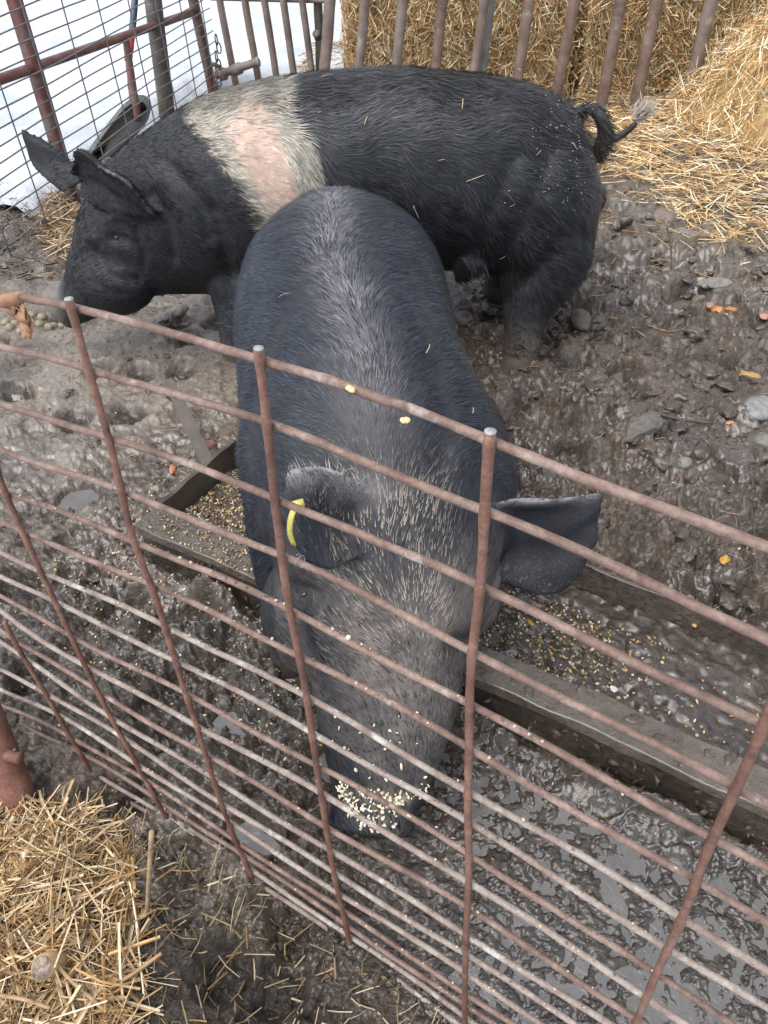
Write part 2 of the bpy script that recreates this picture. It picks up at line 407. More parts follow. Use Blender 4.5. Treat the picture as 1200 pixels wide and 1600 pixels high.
# standing water: level sheets that the mud pokes through
def sheet(name, pts, zz, mat, kind='structure'):
    bm = bmesh.new(); vs = [bm.verts.new((p[0], p[1], zz)) for p in pts]; bm.faces.new(vs)
    bmesh.ops.recalc_face_normals(bm, faces=bm.faces)
    me = bpy.data.meshes.new(name); bm.to_mesh(me); bm.free(); me.materials.append(mat)
    if me.polygons[0].normal.z < 0: me.flip_normals()
    o = bpy.data.objects.new(name, me); C.objects.link(o); return tag(o, kind=kind)
def en(e, n): return TE * e + TN * n
sheet('puddle_water', [en(-.75, .36), en(2.2, .30), en(2.2, .785), en(-.75, .785)], -.0125, M['water'])
sheet('mud_water', [(-1.6, 1.45), (-.35, 1.45), (-.35, 2.5), (-1.6, 2.5)], -.030, M['water'])
sheet('wet_hollow_water', [(.25, 1.2), (1.9, .5), (1.9, 2.6), (.1, 2.6)], -.030, M['water'])

# snow beyond the gate
nu, nv = 260, 260
ys = 3.35 * (14 / 3.35) ** np.linspace(0, 1, nu); us = np.linspace(0, 1, nv)
Ys = np.repeat(ys[:, None], nv, 1)
Xs = -9 - .3 * Ys + us[None, :] * (12.0 + .3 * Ys)
xs, ys_ = Xs.ravel(), Ys.ravel()
edge = np.minimum((-1.42 - .0 * ys_) - xs + .24 * (ys_ - 3.5) + .1 * fbm(xs, ys_, 4, 3, 5), 50)
edge2 = (ys_ - 5.0 + .25 * xs) + .25 * fbm(xs, ys_, 2, 3, 6)
msk = sstep(-.12, .12, np.maximum(edge, np.minimum(edge2, (.35 - xs) * 1.2)))
zs = -.12 + .22 * msk + .025 * fbm(xs, ys_, 1.3, 4, 15) + .012 * fbm(xs, ys_, 9, 3, 16)
mesh_np('snow', np.stack([xs, ys_, zs], 1), grid_faces(nu, nv)[:, ::-1], M['snow']); tag(bpy.data.objects['snow'], kind='structure')
sheet('snow_field', [(-3000, -3000), (3000, -3000), (3000, 3000), (-3000, 3000)], -.22, M['snow'])

# ------------------------------------------------------------------ near fence (hog panel)
crs = {
 -2: {15: (2, 1102), 16: (22, 1126), 17: (38, 1157), 18: (55, 1182)},
 -1: {10: (12, 967), 11: (30, 1003), 12: (50, 1037), 13: (78, 1083), 14: (97, 1118), 15: (115, 1150), 16: (132, 1178), 17: (148, 1207), 18: (163, 1232)},
 0: {1: (-68, 445), 2: (-50, 532), 3: (-32, 620), 4: (-10, 697), 5: (17, 772), 6: (45, 835), 7: (72, 895), 8: (97, 947), 9: (122, 1000), 10: (143, 1048), 11: (164, 1088), 12: (183, 1127), 13: (203, 1160), 14: (222, 1197), 15: (236, 1224), 16: (252, 1252), 17: (265, 1276), 18: (277, 1297)},
 1: {1: (122, 482), 2: (147, 577), 3: (180, 685), 4: (198, 770), 5: (215, 845), 6: (247, 917), 7: (265, 980), 8: (282, 1035), 9: (298, 1088), 10: (315, 1135), 11: (328, 1182), 12: (340, 1220), 13: (353, 1259), 14: (364, 1289), 15: (375, 1317), 16: (386, 1340), 17: (395, 1360), 18: (403, 1378)},
 2: {1: (415, 560), 2: (425, 661), 3: (437, 778), 4: (447, 868), 5: (459, 954), 6: (475, 1025), 7: (486, 1089), 8: (493, 1145), 9: (500, 1197), 10: (508, 1244), 11: (515, 1294), 12: (521, 1333), 13: (527, 1367), 14: (534, 1398), 15: (541, 1428), 16: (545, 1447), 17: (549, 1463), 18: (552, 1480)},
 3: {1: (770, 689), 2: (763, 796), 3: (757, 918), 4: (741, 1018), 5: (738, 1103), 6: (738, 1172), 7: (735, 1234), 8: (736, 1287), 9: (737, 1334), 10: (736, 1378), 11: (734, 1419), 12: (731, 1460), 13: (731, 1492), 14: (730, 1522), 15: (729, 1551), 16: (729, 1573), 17: (729, 1591), 18: (729, 1608)},
 4: {1: (1285, 893), 2: (1240, 1018), 3: (1193, 1133), 4: (1150, 1231), 5: (1112, 1307), 6: (1087, 1378), 7: (1066, 1434), 8: (1043, 1480), 9: (1024, 1523), 10: (1009, 1558), 11: (996, 1592), 12: (983, 1622), 13: (972, 1650), 14: (962, 1676), 15: (953, 1700), 16: (945, 1720), 17: (938, 1738), 18: (932, 1755)},
}
left0 = {1: 455, 2: 542, 3: 632, 4: 702, 5: 766, 6: 817, 7: 864, 8: 899, 9: 932, 10: 957, 11: 983, 12: 1003, 13: 1047, 14: 1076, 15: 1101, 16: 1116, 17: 1140, 18: 1160}
mid600 = {1: (600, 625), 2: (600, 735), 3: (600, 850), 4: (600, 945), 5: (600, 1030), 6: (600, 1092), 7: (600, 1164)}
YAW, LEAN, DP = R(-33.4), R(3.2), .379
fh = np.array([math.cos(YAW), math.sin(YAW), 0])
fn = np.array([-math.sin(YAW) * math.cos(LEAN), math.cos(YAW) * math.cos(LEAN), -math.sin(LEAN)])
fup = np.cross(fh, fn)
def FP(px, py, off=0):
    P = onplane(px, py, CAM + fn * DP, fn); return P + fn * off
fence = empty('wire_fence_panel', FP(548, 1463), 'rusty welded wire hog panel in front of the pigs, rods closer together towards the ground', 'fence panel')
FNT = 0.0
for r in range(1, 19):
    pts = []
    if r <= 18: pts.append((0 if r > 4 else 0, left0[r]))
    for k in (-2, -1, 0, 1, 2, 3, 4):
        if r in crs[k] and crs[k][r][0] > 4: pts.append(crs[k][r])
        if k == 2 and r in mid600: pts.append(mid600[r])
    W = [FP(*p) for p in pts]
    W = [W[0] + (W[0] - W[1]) / np.linalg.norm(W[0] - W[1]) * .35] + W
    d = (W[-1] - W[-2]) / np.linalg.norm(W[-1] - W[-2]); W.append(W[-1] + d * .25)
    path = smoothpath(W, 150, 7)
    q = np.arange(150)
    path = path + fn * (.0016 * np.sin(q * .21 + r * 2.1))[:, None] + fup * (.0016 * (vnoise(q * .22, q * 0 + r * 7.3, 19) - .5))[:, None]
    rad = .0035 * (1 + .12 * (vnoise(q * .9, q * 0 + r, 3) - .5) + .05 * (vnoise(q * .3, q * 0 + r * 3, 4) - .5))
    if r > 9: rad = rad * 1.12
    V, f = tube(path, rad, 8)
    mesh_np('horizontal_rod', V, f, M['rodpale'] if r in (7, 8, 10, 12, 13, 14, 17, 18) else M['rod'], fence)
for k in (-2, -1, 0, 1, 2, 3, 4):
    pts = [crs[k][r] for r in sorted(crs[k])]
    W = [FP(*p, off=-.0062) for p in pts]
    if 1 in crs[k]: W = [W[0] + fup * .011 * (1 if k != 4 else 1)] + W
    d = W[-1] - W[-2]; d /= np.linalg.norm(d)
    W.append(W[-1] + d * .05)
    path = smoothpath(W, 110, 3); q = np.arange(110)
    rad = .0038 * (1 + .16 * (vnoise(q * .8, q * 0 + k, 13) - .5) + .08 * (vnoise(q * .25, q * 0 + k * 3, 14) - .5))
    for p_ in [FP(*crs[k][r], off=-.0062) for r in crs[k]]:      # weld beads where rods cross
        rad = rad * (1 + .22 * np.exp(-(np.linalg.norm(path - p_, axis=1) / .005) ** 2))
    V, f = tube(path, rad, 8)
    so_ = mesh_np('vertical_stay', V, f, M['stay'], fence)
    if 1 in crs[k]:
        d0 = (path[0] - path[1]); d0 /= np.linalg.norm(d0)
        V, f = tube([path[0] - d0 * .0008, path[0] + d0 * .0006], .0039, 10)
        mesh_np('cut_end', V, f, M['cut'], so_)
# welds and wire ties
def tie(px, py, dirv):
    c = FP(px, py); a = np.linspace(0, 2 * PI * 1.6, 26)
    u1 = fup; u2 = fn
    path = c + np.outer(np.cos(a) * .0052, u1) + np.outer(np.sin(a) * .0052, u2) + np.outer(np.linspace(-.003, .003, 26), fh)
    V, f = tube(path, .0007, 5); mesh_np('wire_tie', V, f, M['mesh_wire'], fence)
tie(181, 759, 0); tie(468, 876, 0)
bl = Acc()
for q, c in (((548, 991), (.62, .5, .36)), ((551, 602), (.6, .42, .2)), ((635, 652), (.7, .48, .22)), ((640, 652), (.7, .5, .25)), ((555, 605), (.55, .4, .2))):
    V, f = rock_mesh(FP(*q) - fn * .004, .0024, int(q[0]), (1.2, 1, .8), .4, 2); bl.add(V, f, c)
for i in range(420):
    k = rng.choice([0, 1, 2, 3]); r = int(rng.integers(5, 18)); tt_ = rng.random()
    p0, p1 = FP(*crs[k][r]), FP(*crs[k + 1][r])
    P = p0 + (p1 - p0) * tt_ + fup * .0038
    V, f = rock_mesh(P, rng.uniform(.0007, .0018), i + 400, (1.3, 1, .8), .3, 1); bl.add(V, f, (.45, .37, .26) if rng.random() < .35 else (.12, .085, .06))
tag(bl.build('stuck_feed', M['grain']), 'pale crumbs of wet feed stuck on the fence rods in front of the pigs', 'feed', kind='stuff')

# ------------------------------------------------------------------ pigs
def loft_rings(rings, n=60, seg=36, side=None, boxy=2.2):
    """rings: (center, halfwidth, h_up, h_down)"""
    Cn = catmull([r[0] for r in rings], n); W_ = catmull([[r[1], r[2], r[3]] for r in rings], n)
    W_ = np.maximum(W_, .004)
    T = np.gradient(Cn, axis=0); T /= np.linalg.norm(T, axis=1)[:, None]
    S = np.cross(T, np.array([0, 0, 1.])) if side is None else np.broadcast_to(np.array(side, float), T.shape)
    S = S - T * (S * T).sum(1)[:, None]; S /= np.linalg.norm(S, axis=1)[:, None]
    U = np.cross(S, T)
    th = np.arange(seg) * 2 * PI / seg; c = np.cos(th); s = np.sin(th)
    ce = np.sign(c) * np.abs(c) ** (2 / boxy); se = np.sign(s) * np.abs(s) ** (2 / boxy)
    hv = np.where(s[None, :] > 0, W_[:, 1:2], W_[:, 2:3])
    V = Cn[:, None] + S[:, None] * (W_[:, :1] * ce[None])[..., None] + U[:, None] * (hv * se[None])[..., None]
    V = V.reshape(-1, 3); nn_ = len(V)
    f = grid_faces(n, seg, True)
    V = np.vstack([V, Cn[:1], Cn[-1:]]); k = np.arange(seg); k2 = (k + 1) % seg
    caps = np.concatenate([np.stack([np.full(seg, nn_), k, k2], 1), np.stack([np.full(seg, nn_ + 1), (n - 1) * seg + k2, (n - 1) * seg + k], 1)])
    return V, [f, caps]
def flap(base0, base1, tip, bulge, nrm, th=.012, cup=.02, nu=16, nv=9, wide=.35, curl=0.0):
    """ear: surface from base edge to tip, cupped, with thickness"""
    base0, base1, tip, nrm = [np.array(a, float) for a in (base0, base1, tip, nrm)]
    nrm /= np.linalg.norm(nrm)
    mid = (base0 + base1) / 2; ax = (base1 - base0); L = tip - mid
    Vt = []
    for i in range(nu):
        u = i / (nu - 1)
        wdt = (1 - u ** 2.2) ** .62 * (1 + wide * math.sin(PI * min(1, u * 1.1)))
        c0 = mid + L * u + nrm * (bulge * math.sin(PI * u) + curl * u * u)
        for j in range(nv):
            v = j / (nv - 1) * 2 - 1
            Vt.append(c0 + ax * .5 * v * max(wdt, .12) - nrm * cup * (1 - v * v) * (1 - .5 * u))
    Vt = np.array(Vt)
    Vb = Vt + nrm * th * .5; Va = Vt - nrm * th * .5
    f = grid_faces(nu, nv); n = nu * nv
    F_ = [f, f[:, ::-1] + n]
    bd = [i * nv for i in range(nu)] + [(nu - 1) * nv + j for j in range(1, nv)] + [i * nv + nv - 1 for i in range(nu - 2, -1, -1)] + [j for j in range(nv - 2, 0, -1)]
    bd = np.array(bd); b2 = np.roll(bd, -1)
    F_.append(np.stack([bd, b2, b2 + n, bd + n], 1))
    return np.vstack([Va, Vb]), F_
def ear_patch(top, bot, th, cup, nu=22, nv=12):
    a_, b_ = catmull(top, nu), catmull(bot, nu); v = np.linspace(0, 1, nv)[None, :, None]
    P = a_[:, None] * (1 - v) + b_[:, None] * v
    du = np.gradient(P, axis=0); dv = np.gradient(P, axis=1); n_ = np.cross(du, dv); n_ /= np.linalg.norm(n_, axis=2)[..., None] + 1e-9
    m_ = n_.mean((0, 1)); c_ = P.mean((0, 1)); 
    if np.dot(m_, CAM - c_) < 0: n_ = -n_
    u = np.linspace(0, 1, nu)[:, None, None]
    P = P - n_ * cup * (4 * v * (1 - v)) * (1 - .6 * u) + n_ * .007 * np.sin(7 * u + 4 * v) * u + n_ * .004 * np.sin(15 * v + 3 * u)
    Va = (P - n_ * th * .5).reshape(-1, 3); Vt = (P + n_ * th * .5).reshape(-1, 3); f = grid_faces(nu, nv); n = nu * nv
    bd = [i * nv for i in range(nu)] + [(nu - 1) * nv + j for j in range(1, nv)] + [i * nv + nv - 1 for i in range(nu - 2, -1, -1)] + [j for j in range(nv - 2, 0, -1)]
    bd = np.array(bd); b2 = np.roll(bd, -1)
    return np.vstack([Va, Vt]), [f, f[:, ::-1] + n, np.stack([bd, b2, b2 + n, bd + n], 1)]
def bvh_of(V, Fs):
    from mathutils.bvhtree import BVHTree
    return BVHTree.FromPolygons([tuple(v) for v in V], [tuple(int(i) for i in q) for f in Fs for q in f])
def surf(bvh, px, py):
    loc, nrm, i, d = bvh.ray_cast(Vector(CAM), Vector(ray(px, py)).normalized())
    return (None, None) if loc is None else (np.array(loc), np.array(nrm))
def fuse(acc, voxel=.008, smooth=6):
    o = acc.build('tmp_fuse', M['skin'])
    bm = bmesh.new(); bm.from_mesh(o.data); bmesh.ops.recalc_face_normals(bm, faces=bm.faces); bm.to_mesh(o.data); bm.free()
    r = o.modifiers.new('r', 'REMESH'); r.mode = 'VOXEL'; r.voxel_size = voxel; r.use_smooth_shade = True
    s_ = o.modifiers.new('s', 'SMOOTH'); s_.factor = .5; s_.iterations = smooth
    dg = bpy.context.evaluated_depsgraph_get(); dg.update()
    ev = o.evaluated_get(dg); me = bpy.data.meshes.new_from_object(ev)
    V = np.empty(len(me.vertices) * 3); me.vertices.foreach_get('co', V); V = V.reshape(-1, 3)
    Fq = [[], []]
    for p_ in me.polygons:
        Fq[0 if len(p_.vertices) == 4 else 1].append(tuple(p_.vertices))
    old = o.data
    bpy.data.objects.remove(o); bpy.data.meshes.remove(old); bpy.data.meshes.remove(me)
    return V, [np.array(q) for q in Fq if q]
def tri_sample(V, faces, n, g):
    T = []
    for f in faces:
        if f.shape[1] == 4: T += [f[:, [0, 1, 2]], f[:, [0, 2, 3]]]
        else: T.append(f)
    T = np.vstack(T); a, b_, c = V[T[:, 0]], V[T[:, 1]], V[T[:, 2]]
    cr = np.cross(b_ - a, c - a); ar = np.linalg.norm(cr, axis=1); i = g.choice(len(T), n, p=ar / ar.sum())
    r1 = np.sqrt(g.random(n)); r2 = g.random(n)
    P = a[i] * (1 - r1)[:, None] + b_[i] * (r1 * (1 - r2))[:, None] + c[i] * (r1 * r2)[:, None]
    return P, cr[i] / (ar[i][:, None] + 1e-12)
def strands(P, Nr, D, L, Wd, lift, col, droop=0.0, segs=2, g=rng):
    """flat tapered ribbons following the surface. P root, Nr normal, D tangent direction"""
    n = len(P); D = D - Nr * (D * Nr).sum(1)[:, None]; D /= np.linalg.norm(D, axis=1)[:, None] + 1e-9
    S = np.cross(D, Nr)
    k = segs + 1; V = np.zeros((n, 2 * segs + 1, 3))
    for i in range(segs):
        u = i / segs
        c = P + D * (L * u)[:, None] + Nr * (lift * (u - .45 * u * u) - .0008)[:, None]
        wd = Wd * (1 - .35 * u)
        V[:, 2 * i] = c - S * wd[:, None] * .5; V[:, 2 * i + 1] = c + S * wd[:, None] * .5
    V[:, -1] = P + D * L[:, None] + Nr * (lift * .55)[:, None]
    base = np.arange(n)[:, None] * (2 * segs + 1)
    q = [base + np.array([[2 * i, 2 * i + 1, 2 * i + 3, 2 * i + 2]]) for i in range(segs - 1)]
    tr = base + np.array([[2 * segs - 2, 2 * segs - 1, 2 * segs]])
    fs = ([np.vstack(q)] if q else []) + [tr]
    return V.reshape(-1, 3), fs, np.repeat(col, 2 * segs + 1, 0)

def n3(P, f, seed=0, o=3):
    return .5 * (fbm(P[:, 0] + .37 * P[:, 2], P[:, 1] - .61 * P[:, 2], f, o, seed) + fbm(P[:, 2] + 3.1, P[:, 0] * .8 + P[:, 1] * .3, f, o, seed + 5))

# ---- front pig (head towards us, feeding on the ground at the panel)
A = Acc()
fr = [((-.095, 1.955, .42), .03, .03, .04), ((-.095, 1.94, .43), .10, .10, .12), ((-.093, 1.90, .44), .16, .155, .19),
      ((-.088, 1.81, .44), .212, .20, .22), ((-.075, 1.68, .44), .243, .218, .25), ((-.07, 1.52, .44), .240, .220, .26),
      ((-.058, 1.36, .435), .228, .218, .26), ((-.032, 1.18, .43), .228, .213, .25), ((0, 1.04, .41), .24, .205, .22),
      ((.003, .945, .375), .212, .18, .19), ((0, .875, .325), .172, .145, .17), ((-.004, .81, .255), .142, .10, .135),
      ((-.010, .74, .185), .120, .080, .105), ((-.020, .68, .125), .099, .066, .08), ((-.034, .63, .08), .076, .060, .058), ((-.042, .61, .062), .068, .052, .05)]
V, f = loft_rings([((c[0], c[1], c[2]), w_, u_, d_) for c, w_, u_, d_ in fr], 90, 40, side=(1, 0, 0)); A.add(V, f)
def limb(pts, rads, n=24, seg=14): 
    P = catmull(pts, n); r_ = catmull([[q] for q in rads], n)[:, 0]; V, f = tube(P, r_, seg); A.add(V, f)
limb([(-.15, 1.14, .36), (-.185, 1.06, .22), (-.20, .985, .10), (-.205, .955, -.03)], [.13, .085, .048, .046])
limb([(.12, 1.14, .36), (.135, 1.04, .22), (.13, .98, .10), (.13, .95, -.03)], [.13, .085, .048, .046])
limb([(-.22, 1.78, .36), (-.24, 1.83, .22), (-.25, 1.88, .12), (-.25, 1.85, -.03)], [.17, .10, .05, .045])
limb([(.04, 1.78, .36), (.05, 1.83, .22), (.05, 1.88, .12), (.05, 1.85, -.03)], [.17, .10, .05, .045])
# jowls, shoulders, brow ridges, snout rim
def blob(c, r3, n=2):
    bm = bmesh.new(); bmesh.ops.create_icosphere(bm, subdivisions=3, radius=1.0)
    V = np.array([v.co[:] for v in bm.verts]) * np.array(r3) + np.array(c); Fc = np.array([[v.index for v in q.verts] for q in bm.faces]); bm.free(); A.add(V, Fc)
blob((-.13, .88, .27), (.095, .11, .12)); blob((.115, .90, .30), (.09, .10, .10))
blob((-.13, 1.10, .46), (.13, .15, .13)); blob((.105, 1.10, .46), (.125, .15, .13)); blob((.04, 1.66, .40), (.14, .2, .16))
blob((-.092, .80, .335), (.035, .04, .03)); blob((.085, .795, .335), (.035, .04, .03))
V, f = tube([(-.040, .622, .075), (-.046, .588, .048)], [.070, .072], 24, flat=.85); A.add(V, f)
# ears
V, f = ear_patch([AY(582, 780, .87), AY(548, 745, .83), AY(500, 728, .82), AY(448, 730, .84)], [AY(578, 850, .81), AY(540, 885, .775), AY(480, 880, .765), AY(428, 800, .80)], .014, .045); A.add(V, f)
V, f = ear_patch([AY(760, 790, .90), AY(800, 776, .885), AY(865, 779, .88), AY(950, 763, .90)], [AY(775, 900, .87), AY(815, 925, .84), AY(890, 920, .84), AY(938, 850, .86)], .012, .035); A.add(V, f)
blob((.172, .895, .44), (.040, .03, .06)); blob((-.05, .845, .50), (.035, .03, .03))
VF, FF = fuse(A, .0075, 6)
def vnormals(V, Fs):
    Nv = np.zeros_like(V)
    for f in Fs:
        a_, b_, c_ = V[f[:, 0]], V[f[:, 1]], V[f[:, 2]]; n_ = np.cross(b_ - a_, c_ - a_)
        for k in range(f.shape[1]): np.add.at(Nv, f[:, k], n_)
    return Nv / (np.linalg.norm(Nv, axis=1)[:, None] + 1e-12)
def near_line(V, pts, r):
    L_ = catmull(pts, 60); return np.exp(-(np.min(np.linalg.norm(V[:, None] - L_[None], axis=2), axis=1) / r) ** 2)
NF = vnormals(VF, FF); b0_ = bvh_of(VF, FF)
def onF(*q): return surf(b0_, *q)[0]
ds_ = np.zeros(len(VF))
for q in ((482, 930), (716, 1012)):
    ds_ -= .019 * near_line(VF, [onF(q[0] - 9, q[1] - 2), onF(*q), onF(q[0] + 8, q[1] + 3)], .016)
    ds_ += .007 * near_line(VF, [onF(q[0] - 22, q[1] - 34), onF(q[0] + 2, q[1] - 42), onF(q[0] + 22, q[1] - 28)], .014)
    ds_ -= .005 * near_line(VF, [onF(q[0] - 12, q[1] + 34), onF(q[0] + 6, q[1] + 40), onF(q[0] + 16, q[1] + 30)], .008)
for x0, y0, x1, y1 in ((545, 1120, 670, 1112), (540, 1150, 668, 1146), (560, 1085, 655, 1078), (530, 1185, 650, 1190), (560, 985, 650, 975)):   # folds across the snout bridge
    ds_ -= .0035 * near_line(VF, [onF(x0, y0), onF((x0 + x1) / 2, (y0 + y1) / 2 - 6), onF(x1, y1)], .006)
for ln_ in ([(500, 400), (455, 480), (420, 580)], [(400, 620), (395, 700), (400, 790)], [(690, 590), (700, 650), (690, 720)], [(640, 420), (675, 500), (690, 580)]):   # shoulder and flank creases
    ds_ -= .010 * near_line(VF, [onF(*q) for q in ln_], .028)
ds_ -= .006 * near_line(VF, [onF(524, 1248), onF(578, 1236), onF(632, 1262)], .007)
ds_ += .006 * n3(VF, 5, 61) + .0022 * n3(VF, 22, 63)
VF = VF + NF * ds_[:, None]
BVF = bvh_of(VF, FF)
pig1 = empty('pig', (-.06, 1.4, 0), 'black pig nosing the ground with its head down behind the wire panel', 'pig')
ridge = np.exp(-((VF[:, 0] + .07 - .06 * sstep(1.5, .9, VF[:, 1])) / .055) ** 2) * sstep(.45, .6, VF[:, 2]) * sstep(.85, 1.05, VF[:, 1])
face = sstep(.98, .80, VF[:, 1]) * sstep(.12, .02, np.abs(VF[:, 0]))
base = np.array([.017, .018, .022])
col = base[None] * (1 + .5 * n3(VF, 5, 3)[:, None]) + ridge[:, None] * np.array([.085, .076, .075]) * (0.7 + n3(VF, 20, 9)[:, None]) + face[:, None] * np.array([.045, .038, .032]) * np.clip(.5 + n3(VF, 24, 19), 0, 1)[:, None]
dustf = (np.abs(VF[:, 0]) < .19) * sstep(.52, .36, VF[:, 2]) * sstep(.10, .15, VF[:, 2]) * sstep(.93, .82, VF[:, 1]) * np.clip(.55 + 1.1 * n3(VF, 9, 23), 0, 1)
col = col + dustf[:, None] * np.array([.135, .114, .098])
mash = np.exp(-((VF[:, 2] - .120 - .02 * n3(VF, 20, 3)) / .016) ** 2) * (np.abs(VF[:, 0] + .02) < .07) * (VF[:, 1] < .70) * np.clip(.5 + 1.5 * n3(VF, 40, 5), 0, 1)
col = col + mash[:, None] * np.array([.30, .25, .17])
lit_rimF = np.maximum(near_line(VF, [AY(572, 768, .855), AY(540, 740, .83), AY(500, 728, .82), AY(458, 728, .84)], .026), .7 * near_line(VF, [AY(785, 779, .885), AY(860, 779, .88), AY(930, 768, .90)], .012))
col = col + lit_rimF[:, None] * np.array([.22, .205, .205])  # lit top edges of both ears put into the skin colour
mudleg = sstep(.16, .05, VF[:, 2] + .04 * n3(VF, 12, 4)); snt = sstep(.70, .64, VF[:, 1])
col = col * (1 - .6 * mudleg[:, None] * (1 - snt[:, None])) + np.array([.07, .055, .042]) * (.6 * mudleg * (1 - snt))[:, None]
mesh_np('body', VF, FF, M['skin'], pig1, {'col': np.clip(col, 0, 1)})
def coat(V, F_, n, dirfun, colfun, lenfun, wid, parent, seed, lift=.25, name='hair_coat', mask=None, clump=.5):
    g = np.random.default_rng(seed); P, Nr = tri_sample(V, F_, n, g)
    if mask is not None:
        k = mask(P, Nr); P, Nr = P[k], Nr[k]
    D = dirfun(P, Nr); 
    sw = n3(P, 9, seed, 2)[:, None]; sw2 = n3(P, 31, seed + 3, 2)[:, None]
    side = np.cross(D, Nr); D = D + side * (sw * 1.1 + sw2 * clump) + g.normal(size=P.shape) * .13
    L = lenfun(P) * (.6 + .8 * g.random(len(P)))
    W_ = wid * (.6 + .8 * g.random(len(P)))
    V_, f_, c_ = strands(P, Nr, D, L, W_, L * lift * (.3 + g.random(len(P))), colfun(P, Nr, g))
    return mesh_np(name, V_, f_, M['hair'], parent, {'col': c_}, smooth=True)
def dir1(P, Nr):
    D = np.zeros_like(P); s = P[:, 0] - (-.088 + .085 * sstep(1.5, .9, P[:, 1]))
    headw = sstep(1.0, .85, P[:, 1])
    D[:, 1] = 1.0; D[:, 0] = np.sign(s) * np.clip(np.abs(s) / .10, 0, 1) * 1.5 * (1 - .75 * headw)
    D[:, 2] = -np.clip((np.abs(s) - .1) / .12, 0, 1) * 1.2 * (1 - headw) + .9 * headw
    return D
def col1(P, Nr, g):
    s = P[:, 0] - (-.088 + .085 * sstep(1.5, .9, P[:, 1]))
    c = np.array([.019, .0235, .033])[None] * (.35 + 1.7 * g.random((len(P), 1)) ** 2 + .7 * n3(P, 7, 2)[:, None])
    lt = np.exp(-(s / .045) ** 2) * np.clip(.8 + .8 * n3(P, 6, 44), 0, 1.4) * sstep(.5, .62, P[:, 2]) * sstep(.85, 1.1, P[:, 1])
    df = sstep(.52, .36, P[:, 2]) * sstep(.10, .15, P[:, 2]) * sstep(.93, .82, P[:, 1]) * np.clip(.55 + 1.1 * n3(P, 9, 23), 0, 1)
    c += (df * (g.random(len(P)) < .88))[:, None] * np.array([.13, .108, .09])
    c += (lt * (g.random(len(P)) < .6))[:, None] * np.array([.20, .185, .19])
    fc = sstep(.97, .82, P[:, 1]) * sstep(.15, .06, np.abs(P[:, 0])) * sstep(.26, .36, P[:, 2])
    c += (fc * (g.random(len(P)) < np.clip(.35 + 1.2 * n3(P, 30, 77), .03, .9)))[:, None] * np.array([.26, .22, .17])
    c += (near_line(P, [AY(572, 768, .855), AY(540, 740, .83), AY(500, 728, .82), AY(458, 728, .84)], .026) * (g.random(len(P)) < .7))[:, None] * np.array([.26, .245, .25])  # hairs along the left ear edge coloured paler, as if lit
    return np.clip(c, .006, 1)
coat(VF, FF, 130000, dir1, col1, lambda P: (.018 + .010 * sstep(.9, 1.2, P[:, 1])) * np.where((np.abs(P[:, 0]) > .2) & (P[:, 1] < .98), .45, 1), .0012, pig1, 5, .2, mask=lambda P, Nr: (P[:, 2] > .05) & ((Nr[:, 2] > -.3) | (Nr[:, 1] < 0)))
for q in ((478, 928), (716, 1012)):
    l_, n_ = surf(BVF, *q); V, f = rock_mesh(l_ - n_ * .006, .009, 3, (1.3, .8, .8), .02, 3); mesh_np('eye', V, f, M['eye'], pig1)
tg = Acc()
V, f = tube(catmull([AY(464, 788, .77), AY(455, 808, .755), AY(453, 832, .75), AY(459, 852, .75)], 12), .0058, 4, flat=.3); tg.add(V, f)
V, f = tube([AY(458, 790, .765), AY(474, 785, .77)], .006, 8); tg.add(V, f)
tg.build('ear_tag', M['yellow'], pig1)

# ---- back pig (side on, saddle-marked)
A = Acc()
YB = 2.36
br = [((.675, YB, .46), .03, .03, .04), ((.665, YB, .455), .09, .10, .12), ((.625, YB, .45), .165, .17, .20), ((.56, YB, .45), .225, .225, .26), ((.43, YB, .46), .262, .265, .26),
      ((.25, YB, .475), .268, .283, .25), ((.05, YB, .48), .272, .298, .25), ((-.15, YB, .475), .268, .298, .255), ((-.33, YB - .005, .46), .258, .290, .26),
      ((-.48, YB - .015, .43), .232, .272, .255), ((-.60, YB - .03, .405), .198, .238, .235), ((-.70, YB - .05, .37), .165, .195, .205), ((-.78, YB - .07, .325), .135, .155, .165),
      ((-.84, YB - .09, .28), .108, .108, .125), ((-.895, YB - .105, .228), .090, .080, .088), ((-.945, YB - .12, .195), .076, .064, .07), ((-.975, YB - .125, .18), .066, .056, .06)]
V, f = loft_rings([(c, w_, u_, d_) for c, w_, u_, d_ in br], 90, 40, side=(0, 1, 0)); A.add(V, f)
limb([(.48, 2.27, .40), (.505, 2.20, .27), (.465, 2.13, .15), (.445, 2.07, .05), (.43, 2.02, -.08)], [.20, .15, .076, .054, .056])
limb([(.46, 2.50, .36), (.50, 2.52, .25), (.46, 2.53, .13), (.43, 2.52, -.05)], [.19, .13, .07, .05])
limb([(-.40, 2.26, .34), (-.42, 2.20, .22), (-.445, 2.17, .11), (-.455, 2.15, -.04)], [.13, .09, .052, .046])
limb([(-.38, 2.50, .34), (-.36, 2.50, .22), (-.36, 2.5, .11), (-.36, 2.50, -.04)], [.13, .085, .05, .045])
limb([AY(735, 400, 2.16), AY(722, 425, 2.16), AY(712, 440, 2.17)], [.06, .028, .008], 10)
blob((-.40, 2.22, .42), (.16, .10, .18)); blob((-.78, 2.20, .27), (.12, .09, .10)); blob((.50, 2.22, .44), (.16, .14, .20))
blob((-.79, 2.19, .415), (.05, .022, .024))
V, f = tube([(-.958, YB - .122, .195), (-.998, YB - .13, .172)], [.070, .070], 24, flat=1); A.add(V, f)
